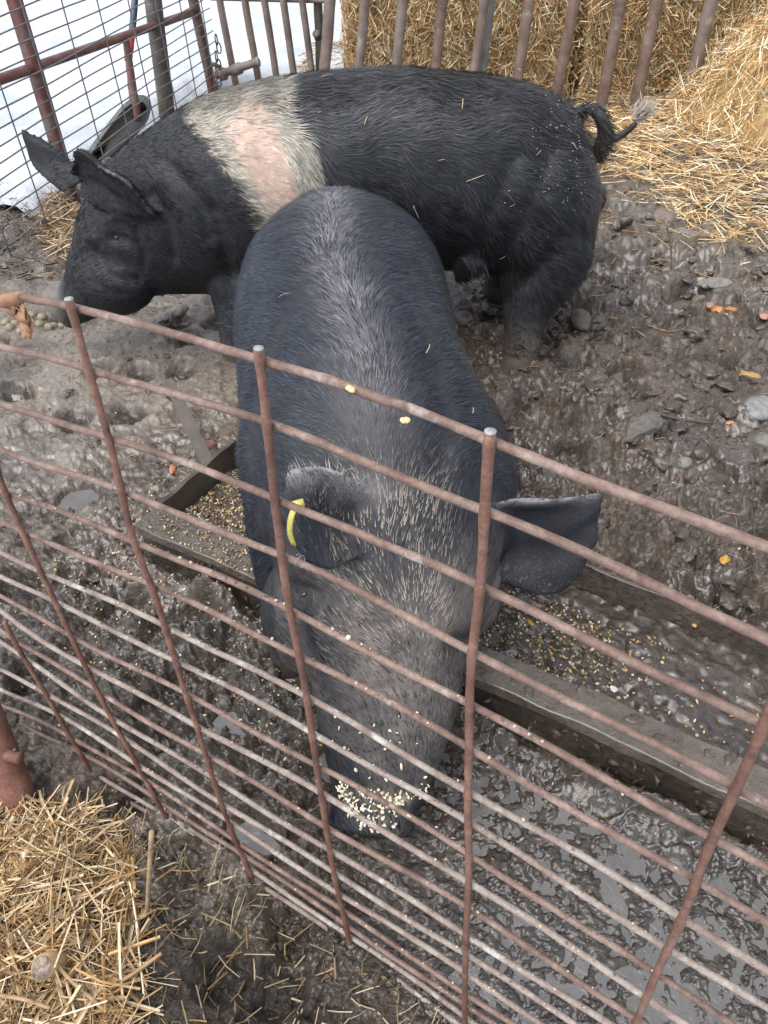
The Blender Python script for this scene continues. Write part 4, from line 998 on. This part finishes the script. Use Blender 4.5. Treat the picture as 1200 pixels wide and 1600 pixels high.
# right panel: uprights
FY = 4.62
rp = empty('upright_bar_panel', (.9, FY, 0), 'long far fence panel of spaced brown upright pipes in front of the straw bales', 'fence panel')
bars = [((571, 0), (562, 95), 8), ((629, 0), (620, 95), 8.5), ((691, 0), (682, 95), 8.5), ((757, 0), (741, 110), 8), ((827, 0), (808, 125), 9.5),
        ((898, 0), (867, 158), 10), ((970, 0), (940, 160), 10.5), ((1027, 0), (990, 172), 11), ((1112, 0), (1078, 135), 11.5), ((1212, 0), (1170, 115), 12)]
for i, (a_, b_, w_) in enumerate(bars):
    pa = AY(*a_, FY - .02); pb = AY(*b_, FY)
    d = (pb - pa); tz = (-.05 - pb[2]) / d[2]; pb2 = pb + d * tz; pa2 = pa - d * .55
    pb2[1] = FY + .0
    bar_between(pa2, pb2, w_ / 1200 * 3.75, M['barrust'] if i in (2, 5, 6, 7, 4) else M['barpipe'], 'upright_bar', rp, seed=i)
pa = AY(768, 0, FY + .05); pb = AY(753, 115, FY + .05); d = pb - pa
bar_between(pa - d * .5, pb + d * ((-.05 - pb[2]) / d[2]), .022, M['shovel'], 'upright_bar', rp, seed=33)
bar_between((-.3, FY + .05, 1.15), (2.9, FY + .05, 1.18), .03, M['barpipe'], 'top_rail', rp, seed=5)
# left gate of close flat bars
lg = empty('bar_gate', (-.6, 5.0, 0), 'narrow far gate of five close grey upright bars against the snow', 'gate')
lb = [((343, 0), (372, 150), 7.5), ((382, 0), (405, 130), 7.5), ((413, 0), (432, 122), 7), ((443, 0), (459, 114), 7), ((472, 0), (487, 108), 6.5)]
for i, (a_, b_, w_) in enumerate(lb):
    yb = 5.2 - .11 * i; pa = AY(*a_, yb); pb = AY(*b_, yb); d = pb - pa
    bar_between(pa - d * .4, pb + d * ((-.05 - pb[2]) / d[2]), w_ / 1200 * 4.75, M['barpipe'], 'upright_bar', lg, 10, .7, seed=i + 50)
p0 = AY(300, 3, 5.3); 
bar_between(AY(330, -4, 5.25) , AY(520, 0, 4.7), .016, M['barpipe'], 'cross_rail', lg, seed=60)
bar_between(AY(352, -260, 5.2) , AY(500, -230, 4.7), .025, M['barpipe'], 'cross_rail', lg, seed=61)
# hinge pipe with clamps
hp_ = empty('hinge_pipe', AY(370, 108, 5.2), 'short pipe arm with a bolted clamp joining the wire gate to the bar gate', 'hinge')
bar_between(AY(338, 118, 5.12), AY(404, 96, 5.0), .022, M['barpipe'], 'pipe_arm', hp_, seed=62)
bar_between(AY(345, 117, 5.11), AY(352, 115, 5.10), .034, M['barpipe'], 'clamp', hp_, n=4)
bar_between(AY(366, 110, 5.08), AY(376, 106, 5.06), .031, M['barpipe'], 'clamp', hp_, n=4)
bar_between(AY(402, 97, 5.0), AY(405, 96, 5.0), .026, M['cut'], 'end_cap', hp_, n=3)
bar_between(AY(332, 100, 5.12), AY(345, 105, 5.12), .012, M['darkpost'], 'bolt', hp_, n=4)
# chain links hanging on the gate post
ch = Acc()
for i in range(7):
    c = AY(338 + (i % 2) * 4, 62 + i * 13, 5.05); a = np.linspace(0, 2 * PI, 14); ax = np.array([1, 0, 0]) if i % 2 else np.array([.3, 1, 0])
    V, f = tube(c + np.outer(np.cos(a) * .012, ax) + np.outer(np.sin(a) * .028, (0, 0, 1)), .004, 5, caps=False); ch.add(V, f)
tag(ch.build('chain', M['darkpost']), 'rusty chain hanging on the post between the wire gate and the bar gate', 'chain')
# post between gate and right panel
cp = empty('corner_post', AY(508, 100, 4.72), 'brown post with a bolt at the left end of the pipes, by the bales', 'post')
pa = AY(516, 0, 4.66); pb = AY(508, 100, 4.66); d = pb - pa
bar_between(pa - d * .4, pb + d * ((-.05 - pb[2]) / d[2]), .030, M['barpipe'], 'pipe', cp)
pa = AY(497, 0, 4.8); pb = AY(500, 90, 4.8); d = pb - pa
bar_between(pa - d * .4, pb + d * ((-.05 - pb[2]) / d[2]), .024, M['darkpost'], 'pipe', cp)
bar_between(AY(494, 52, 4.70), AY(498, 58, 4.72), .022, M['darkpost'], 'bolt', cp, n=4)

# wire gate on the left (runs away from us on the left side)
g0 = np.array([-1.50, 2.90, 0]); g1 = np.array([-.93, 5.28, 0]); gd = (g1 - g0) / np.linalg.norm(g1 - g0); gn = np.array([gd[1], -gd[0], 0])
def GP(px, py, off=0): return onplane(px, py, g0 + gn * off, gn)
wg = empty('wire_gate', g0, 'red framed gate of square grey wire mesh along the left side of the pen', 'gate')
def down(p, q, zend=-.05, ext=.5):
    d = q - p; return p - d * ext, q + d * ((zend - q[2]) / d[2])
a_, b_ = down(GP(22, 0), GP(92, 235)); bar_between(a_, b_, .034, M['redpipe'], 'frame_post', wg, 4, seed=70)
a_, b_ = down(GP(302, 0), GP(334, 148)); bar_between(a_, b_, .036, M['redpipe'], 'end_post', wg, 4, seed=71)
bar_between(GP(-120, 166), GP(305, 18), .020, M['redpipe'], 'mid_rail', wg, seed=72)
bar_between(GP(196, 58), GP(216, 190), .018, M['redpipe'], 'brace', wg, seed=73)
wires = [162, 190, 219, 246, 272, 297, 327, 353, 380, 407]
Z0 = [GP(0, q)[2] for q in wires]
dz = np.median(-np.diff(Z0)); ztop = Z0[0]
zz = ztop + dz * 18; i = 0
while zz > .03:
    w0 = g0 - gd * .6 + np.array([0, 0, zz]); w1 = g1 + gd * .02 + np.array([0, 0, zz])
    P_ = np.linspace(w0, w1, 30) - gn * .0 + gn[None] * .0; q = np.arange(30)
    P_[:, 2] += .004 * np.sin(q * .5 + i); V, f = tube(P_ + gn * .04, .0033, 6); mesh_np('mesh_wire', V, f, M['mesh_wire'], wg)
    zz -= dz; i += 1
vx = [GP(30, 225), GP(108, 100), GP(156, 90), GP(203, 75), GP(296, 75), GP(331, 75)]
tv = [np.dot(v - g0, gd) for v in vx]
s0 = tv[1]; ds = (tv[3] - tv[1]) / 2
print('DBG wires', dz, tv, ds)
s = s0 - ds * 7
while s < tv[5] + .05:
    a_ = g0 + gd * s + gn * .045
    V, f = tube(np.linspace(a_ + np.array([0, 0, .02]), a_ + np.array([0, 0, ztop + dz * 18]), 16) + gd * .0, .0033, 6); mesh_np('mesh_wire', V, f, M['mesh_wire'], wg)
    s += ds
# dark post behind the wire gate
b_ = G(264, 205, -.03); a_ = AY(232, -60, b_[1])
tag(bar_between(a_, b_, .045, M['darkpost'], 'dark_post', seed=80, seg=8), 'thick dark wooden post standing in the snow behind the wire gate', 'post')
# shovel leaning behind the gate
sh = empty('scoop_shovel', GP(200, 200, -.12), 'grey scoop shovel with blue and red handle leaning behind the wire gate', 'shovel')
off = -.10
bar_between(GP(222, -120, off), GP(205, 62, off), .017, M['blue'], 'handle', sh)
bar_between(GP(205, 60, off), GP(200, 95, off), .019, M['redpaint'], 'grip_collar', sh)
bar_between(GP(200, 95, off), GP(206, 160, off), .013, M['redpipe'], 'socket', sh)
bo = [(214, 148), (228, 150), (236, 165), (230, 190), (208, 216), (175, 246), (140, 275), (126, 262), (140, 232), (166, 196), (192, 164)]
cc_ = np.mean([GP(*q, off) for q in bo], 0)
rim = np.array([GP(*q, off) for q in bo]); rim = catmull(np.vstack([rim, rim[:1]]), 45)[:-1]
rings_ = [rim]; 
for s_, dpt in ((.82, -.006),): rings_.append(cc_ + (rim - cc_) * s_ - gn * dpt)
Vb = np.vstack(rings_ + [[cc_ + gn * .007]]); nb = len(rim)
fb = grid_faces(2, nb, True); kk = np.arange(nb); fc = np.stack([nb + kk, nb + (kk + 1) % nb, np.full(nb, 2 * nb)], 1)
o = mesh_np('blade', Vb, [fb, fc], M['shovel'], sh); md = o.modifiers.new('t', 'SOLIDIFY'); md.thickness = .004
# old rail lying in the snow on the left
tag(bar_between(G(-60, 296, .02), G(58, 318, .02), .022, M['darkpost'], 'fallen_rail', seed=81), 'dark rail lying on the snow at the left edge', 'rail')

# ------------------------------------------------------------------ near left post and bracket
ps = empty('rusty_post', G(35, 1265), 'thick red brown rusty pipe post at the lower left beside the straw', 'post')
pb = G(38, 1268, 0.0)
top = pb + (G(-40, 1080, .22) - pb) * 1.0
P_ = np.linspace(pb - (top - pb) * .15, top, 14)
V, f = tube(P_, .030, 24); mesh_np('pipe', V, f, M['bigpipe'], ps)
V, f = tube([G(-25, 1170, .12), G(32, 1185, .12)], .011, 12); mesh_np('bracket_tube', V, f, M['bigpipe'], ps)
V, f = tube([G(23, 1171, .136), G(24, 1172, .128)], .003, 8); mesh_np('bolt_hole', V, f, M['darkpost'], ps)

# ------------------------------------------------------------------ small things
def thing(name, V, f, mat, label, cat, group=None, col=None, smooth=True):
    at = {'col': np.broadcast_to(np.array(col, float), (len(V), 3))} if col is not None else None
    return tag(mesh_np(name, V, f, mat, None, at, smooth), label, cat, group)
def put_rock(px, py, wpx, label, col, seed, squash=(1, .8, .55), ang=False, cat='stone', name='stone', rough=.25, mat='stone', group=None, sink=.3):
    c = G(px, py, 0); dist = np.linalg.norm(c - CAM); r_ = wpx / 2 / F * dist * .95
    zc = gzs(c[0], c[1]); V, f = rock_mesh((c[0], c[1], zc + r_ * squash[2] * (1 - sink) * .25), r_, seed, squash, rough, 3, ang)
    return thing(name, V, f, M[mat], label, cat, group, np.array(col) * .8 + np.array([.018, .013, .009]), smooth=not ang)
GS = 'grey stones lying in the pen mud'
put_rock(1075, 372, 50, 'flat angular grey stone lying at the edge of the straw', (.17, .155, .14), 4, (1, .75, .5), True, group=GS)
put_rock(1035, 352, 42, 'rounded muddy lump just left of the flat angular stone', (.14, .115, .1), 5, (1, .8, .7), group=GS)
put_rock(1112, 457, 46, 'broad grey stone above the orange squash pieces', (.18, .17, .155), 6, (1, .7, .4), True, group=GS)
put_rock(1097, 470, 32, 'brownish pebble touching the broad grey stone', (.2, .17, .12), 7, group=GS)
put_rock(1097, 440, 20, 'small pale flat stone above the broad grey stone', (.32, .3, .25), 8, (1, .8, .4), group=GS)
put_rock(1183, 655, 62, 'big smooth blue grey stone at the right edge', (.2, .2, .2), 9, (.8, 1, .35), group=GS)
put_rock(1000, 690, 95, 'large dark slab like stone half sunk in the mud right of the pig', (.10, .095, .085), 10, (1, .55, .35), True, group=GS)
put_rock(1062, 748, 26, 'small greenish grey stone beside the brown potato', (.15, .16, .14), 11, group=GS)
put_rock(905, 512, 60, 'dark flat stone right of the back pig hind foot', (.075, .068, .06), 12, (1, .55, .4), group=GS)
put_rock(850, 577, 30, 'round mud covered stone close to the hind foot', (.11, .088, .07), 13, (1, .9, .7), group=GS)
put_rock(722, 490, 28, 'upper of two round stones between the two pigs', (.13, .105, .085), 14, (1, .9, .7), group=GS)
put_rock(724, 518, 30, 'lower of two round stones between the two pigs', (.12, .095, .08), 15, (1, .9, .7), group=GS)
put_rock(282, 490, 30, 'greyish green round stone below the back pig chin', (.22, .21, .17), 16, (1, .9, .6), group=GS)
put_rock(935, 600, 40, 'low brown stone amid litter right of the hind foot', (.10, .08, .065), 17, (1, .7, .5), group=GS)
put_rock(1195, 700, 40, 'rounded grey stone cut by the right edge, below the smooth one', (.15, .145, .13), 18, (1, .8, .5), group=GS)
OR = 'pieces of squash and windfall in the mud'
def food(px, py, w_, label, col, seed, **k): return put_rock(px, py, w_ * .85, label, tuple(np.array(col) * .78), seed, cat='food scrap', name='food_scrap', **({} if 'rough' in k else {'rough': .6}), mat='grain', group=OR, sink=.1, **k)
food(1119, 491, 24, 'bright orange round squash piece on the right', (.62, .26, .06), 21, squash=(1, .9, .7))
food(1137, 494, 20, 'smaller orange piece touching the bright orange squash piece', (.52, .2, .05), 22)
food(1108, 487, 18, 'pinkish end beside the bright orange squash piece', (.42, .24, .17), 23)
food(1170, 592, 34, 'hollow yellow brown apple core near the right edge', (.45, .28, .08), 24, rough=.5)
food(1113, 925, 26, 'yellow orange peel on the far side of the trough', (.62, .33, .04), 25, squash=(1, .6, .3))
food(1083, 749, 16, 'small reddish potato beside the greenish stone', (.42, .19, .1), 26)
food(901, 752, 16, 'orange bit above the front pig right ear', (.6, .27, .1), 27, squash=(1, .6, .4))
food(897, 768, 16, 'tan pebble like scrap next to the front pig right ear', (.42, .26, .16), 28)
food(330, 695, 26, 'round reddish potato by the left end of the trough', (.36, .15, .11), 29, squash=(1, 1, .8))
food(268, 730, 24, 'salmon orange scrap among grain left of the trough', (.55, .22, .12), 30, squash=(1, .6, .4))
food(1190, 508, 24, 'pale orange curved peel at the right edge', (.5, .27, .16), 32, squash=(1, .6, .3))
food(1122, 600, 14, 'small dark orange scrap left of the apple core', (.42, .17, .05), 33)
food(1138, 668, 16, 'flat orange chip beside the brown stick', (.6, .3, .12), 34, squash=(1, .8, .2))
food(824, 1003, 18, 'mustard yellow peel in the feed just right of the front pig face', (.6, .38, .05), 35, squash=(1, .4, .3)).location.z += .07
food(1072, 1010, 10, 'tiny yellow kernel shaped scrap in the slop beyond the panel', (.6, .4, .1), 36).location.z += .07
put_rock(950, 1107, 13, 'small white flat chip on the wet trough rim', (.5, .48, .44), 31, (1, .9, .15), True, cat='chip', name='white_chip', sink=0).location.z += .085
DG = 'round droppings by the back pig snout'
for i, (px, py) in enumerate([(22, 497), (38, 499), (52, 494), (66, 497), (80, 500), (93, 497), (28, 512), (42, 516), (20, 522), (36, 526), (62, 508), (76, 510), (88, 506), (98, 489), (106, 500), (12, 510)]):
    put_rock(px, py, 15, 'pale brown round dropping in the cluster below the back pig snout', (.24, .21, .15), 40 + i, (1, .95, .85), cat='dropping', name='dropping', rough=.12, group=DG)
# clods of mud, many shapes, countable but alike: mud lumps are ground
g = np.random.default_rng(77); a = Acc()
for i in range(1900):
    X0 = g.uniform(-1.3, 2.4); Y0 = g.uniform(.55, 3.9); n_ = X0 * TN[0] + Y0 * TN[1]; e_ = X0 * TE[0] + Y0 * TE[1]
    if (.74 < n_ < 1.2 and e_ > -1.2) or (n_ < .8 and e_ > -.1 and n_ > .25): continue
    if X0 < -.2 and 1.5 < Y0 < 2.6 and g.random() < .6: continue
    r_ = (.004 + .026 * g.random() ** 2.4) * (1.3 if X0 > .3 else .85)
    V, f = rock_mesh((X0, Y0, gzs(X0, Y0) + r_ * .05), r_, i + 900, (1, g.uniform(.5, 1), g.uniform(.35, .6)), .75, 2 if r_ < .012 else 3, True)
    s_ = g.uniform(.6, 1.5); a.add(V, f, np.array([.085, .067, .052]) * s_)
for i in range(420):   # mud caked on the trough rim and side
    e = g.uniform(-1.15, 1.5); sidep = g.random() < .5; n_ = g.uniform(.79, .865) if not sidep else .795; zc = .117 if not sidep else g.uniform(0, .09)
    r_ = .003 + .010 * g.random() ** 2.5
    V, f = rock_mesh(te(e, n_, zc), r_, i + 5900, (1.3, 1, .35) if not sidep else (1.2, .5, .9), .6, 2, True); a.add(V, f, np.array([.07, .054, .041]) * g.uniform(.6, 1.5))
for i in range(500):   # along the foot of the panel, dark
    t_ = g.random(); c = G(60 + t_ * 640, 1265 + t_ * 300 + g.normal() * 26 + 12); r_ = g.uniform(.002, .009)
    V, f = rock_mesh((c[0], c[1], gzs(c[0], c[1]) + r_ * .2), r_, i + 1900, (1, g.uniform(.4, 1), .5), .8, 2, True); a.add(V, f, np.array([.035, .028, .022]) * g.uniform(.5, 1.8))
for i in range(420):   # chunky trodden clods on the right
    X0 = g.uniform(.25, 2.3); Y0 = g.uniform(.9, 3.2); n_ = X0 * TN[0] + Y0 * TN[1]
    if n_ < 1.2: continue
    r_ = g.uniform(.012, .038)
    V, f = rock_mesh((X0, Y0, gzs(X0, Y0) - r_ * .05), r_, i + 7900, (1, g.uniform(.55, .95), g.uniform(.35, .6)), .7, 3, True)
    a.add(V, f, np.array([.085, .067, .052]))
tag(a.build('mud_clods', M['mud'], extra={'wet': .55, 'dry_sheen': .08, 'dark': .12}), 'crumbly clods and pebbles of mud all over the trampled pen', 'mud', kind='stuff')
# angle iron leaning by the trough end
p0, p1 = G(318, 712, .05), G(262, 592, .16)
d = p1 - p0; d /= np.linalg.norm(d); view = (p0 - CAM) / np.linalg.norm(p0 - CAM); sd_ = np.cross(d, view); sd_ /= np.linalg.norm(sd_); bk = np.cross(sd_, d)
prof = np.array([(-.018, .0), (.016, .0), (.016, -.028), (.012, -.028), (.012, -.004), (-.018, -.004)]); 
V = []; n = 16; g = np.random.default_rng(5)
for i in range(n):
    u = i / (n - 1); c = p0 - d * .03 + (p1 - p0 + d * .03) * u
    jag = .006 * g.normal() if i >= n - 3 else .0008 * g.normal()
    for a_, b2 in prof: V.append(c + sd_ * (a_ + jag) * (1 if i < n - 1 else .35) + bk * -b2)
f = grid_faces(n, 6, True); V = np.array(V)
o = thing('angle_iron', V, [np.vstack([f]), np.array([[0, 1, 2, 3, 4, 5], [n * 6 - 1, n * 6 - 2, n * 6 - 3, n * 6 - 4, n * 6 - 5, n * 6 - 6]])], M['angle'], 'muddy torn length of angle iron leaning at the left end of the trough', 'angle iron', smooth=False)
# twigs
def twig(pts, r_, label, name='stick', mat='angle', z=.02, cat='stick'):
    W = [G(px, py, 0) for px, py in pts]; W = [np.array([q[0], q[1], gzs(q[0], q[1]) + z]) for q in W]
    P_ = catmull(W, 16); V, f = tube(P_, np.linspace(r_, r_ * .6, 16), 7); return thing(name, V, f, M[mat], label, cat)
twig([(1008, 650), (1050, 660), (1112, 672)], .006, 'brown stick lying below the apple core on the right mud')
twig([(788, 668), (810, 650), (833, 630)], .004, 'thin reddish twig beside the front pig back, below the hind foot')
twig([(905, 500), (960, 510), (1010, 530)], .0025, 'pale straw stem lying right of the hind foot', 'thin_straw_piece', 'bark', .01, 'straw')
twig([(1000, 505), (1040, 520), (1065, 532)], .002, 'long thin straw stem left of the orange squash', 'thin_straw_piece', 'bark', .01, 'straw')
twig([(860, 445), (900, 448), (940, 450)], .003, 'bent straw stem behind the back pig leg', 'thin_straw_piece', 'bark', .01, 'straw')
# upright stalks
P_ = catmull([G(1049, 425, .0), AY(1048, 380, G(1049, 425)[1] - .02), AY(1040, 345, G(1049, 425)[1] - .04)], 8)
V, f = tube(P_, .0035, 6); thing('straw_stalk', V, f, M['bark'], 'single yellow straw standing upright beside the flat angular stone', 'straw', col=None)
b0 = G(229, 1442, 0); P_ = catmull([b0, AY(233, 1370, b0[1] - .005), AY(237, 1300, b0[1] - .012)], 10)
V, f = tube(P_, .0034, 8); thing('straw_stalk', V, f, M['bark'], 'thick pale stalk standing upright at the edge of the near straw pile', 'straw')
b0 = G(213, 1372, 0); P_ = catmull([b0, AY(210, 1330, b0[1]), AY(206, 1290, b0[1] - .02), AY(195, 1283, b0[1] - .03), AY(172, 1290, b0[1] - .03), AY(140, 1318, b0[1] - .02)], 20)
V, f = tube(P_, .0022, 6, flat=.5); thing('straw_stalk', V, f, M['bark'], 'bent straw arching over beside the near straw pile', 'straw')
for j, pts_ in enumerate([[(62, 1235), (75, 1290), (92, 1340), (128, 1410)], [(15, 1428), (60, 1465), (100, 1560), (125, 1610)], [(70, 1470), (100, 1520), (165, 1580)], [(0, 1555), (40, 1562), (78, 1575)]]):
    W = [G(px, py, .05 + .012 * j) for px, py in pts_]; V, f = tube(catmull(W, 16), .0028, 7, flat=.6)
    thing('straw_stalk', V, f, M['bark'], ['long thick straw from the rusty post down across the pile', 'long straw crossing the cut twig end', 'straw running from the cut twig end to the lower right', 'short straw at the bottom left corner'][j], 'straw')
# sawn branch end in the straw
c = G(65, 1512, .088); dd = np.array([-.1, -.45, .9]); dd /= np.linalg.norm(dd)
br_ = empty('cut_branch', c, 'round sawn branch end showing in the near straw pile', 'branch')
V, f = tube([c - dd * .10, c], .0165, 20, flat=1.15); mesh_np('bark', V, f, M['bark'], br_)
V, f = tube([c, c + dd * .0012], .0145, 20, flat=1.15); mesh_np('sawn_face', V, f, M['wood'], br_)
# weed by the panel
for j, pts_ in enumerate([[(292, 1368), (278, 1340), (264, 1318), (268, 1302), (275, 1297)], [(278, 1350), (255, 1356), (235, 1362)], [(288, 1362), (290, 1335), (292, 1318)]]):
    pass
wd = Acc(); b0 = G(292, 1368, 0)
for pts_ in ([(292, 1368), (278, 1345), (264, 1320), (268, 1303), (276, 1296)], [(290, 1366), (278, 1348), (255, 1355), (234, 1363)], [(291, 1366), (288, 1340), (291, 1318)], [(286, 1380), (280, 1350), (289, 1325)]):
    W = [AY(px, py, b0[1] - .006 * i) for i, (px, py) in enumerate(pts_)]; V, f = tube(catmull(W, 12), .0013, 5, flat=.5); wd.add(V, f)
tag(wd.build('weed', M['weed']), 'pale green grass weed growing at the foot of the wire panel', 'weed')
# dead leaf on the top rod
lf = Acc(); c = FP(32, 470) - fn * .007; g = np.random.default_rng(9)
for j in range(6):
    d = -fup * 1.0 + fh * (g.normal() * .35 + .25); L_ = g.uniform(.018, .036); nu_ = 8
    Vt = []
    for i in range(nu_):
        u = i / (nu_ - 1); wd_ = .007 * math.sin(PI * min(.97, u * .85 + .12)) * (1 + .4 * g.normal()) + .0008
        cc2 = c + d * L_ * u + fh * (j - 2.5) * .0025 - fn * (.004 * math.sin(u * 5 + j)); Vt += [cc2 - fh * wd_, cc2 - fn * .0018 * math.cos(j + u * 4), cc2 + fh * wd_]
    lf.add(np.array(Vt), grid_faces(nu_, 3))
Vt, ft = rock_mesh(c + fup * .004, .009, 3, (1.4, .5, .7), .5, 2); lf.add(Vt, ft)
o = tag(lf.build('dead_leaf', M['leaf']), 'shrivelled orange brown leaf hanging on the top fence rod at the left edge', 'leaf')
md = o.modifiers.new('s', 'SOLIDIFY'); md.thickness = .0006
# straw by the left mud bank behind the back pig snout
P, D, L, Wd = near_pile(260, Gp([(60, 330), (110, 300), (125, 420), (70, 400)], .03), lambda x, y: 0 * x + .01, 61, .35, (.05, .14), (.003, .005), .03)
stalks('straw_tuft', P, D, L, Wd, 'tuft of straw at the foot of the wire gate behind the back pig head', 62)
P, D, L, Wd = near_pile(900, Gp([(-40, 330), (110, 290), (118, 420), (60, 450), (-40, 440)], .0), lambda x, y: 0 * x + .005, 63, .35, (.015, .07), (.0015, .006), .03)
stalks('bark_litter', P, D, L, Wd, 'dark brown rotted litter and bark below the wire gate at the left edge', 64, cols=np.array([(.08, .055, .04), (.15, .11, .08), (.05, .036, .028), (.3, .22, .15), (.2, .17, .14)]), cat='litter')
print('OBJECTS', len(bpy.data.objects))
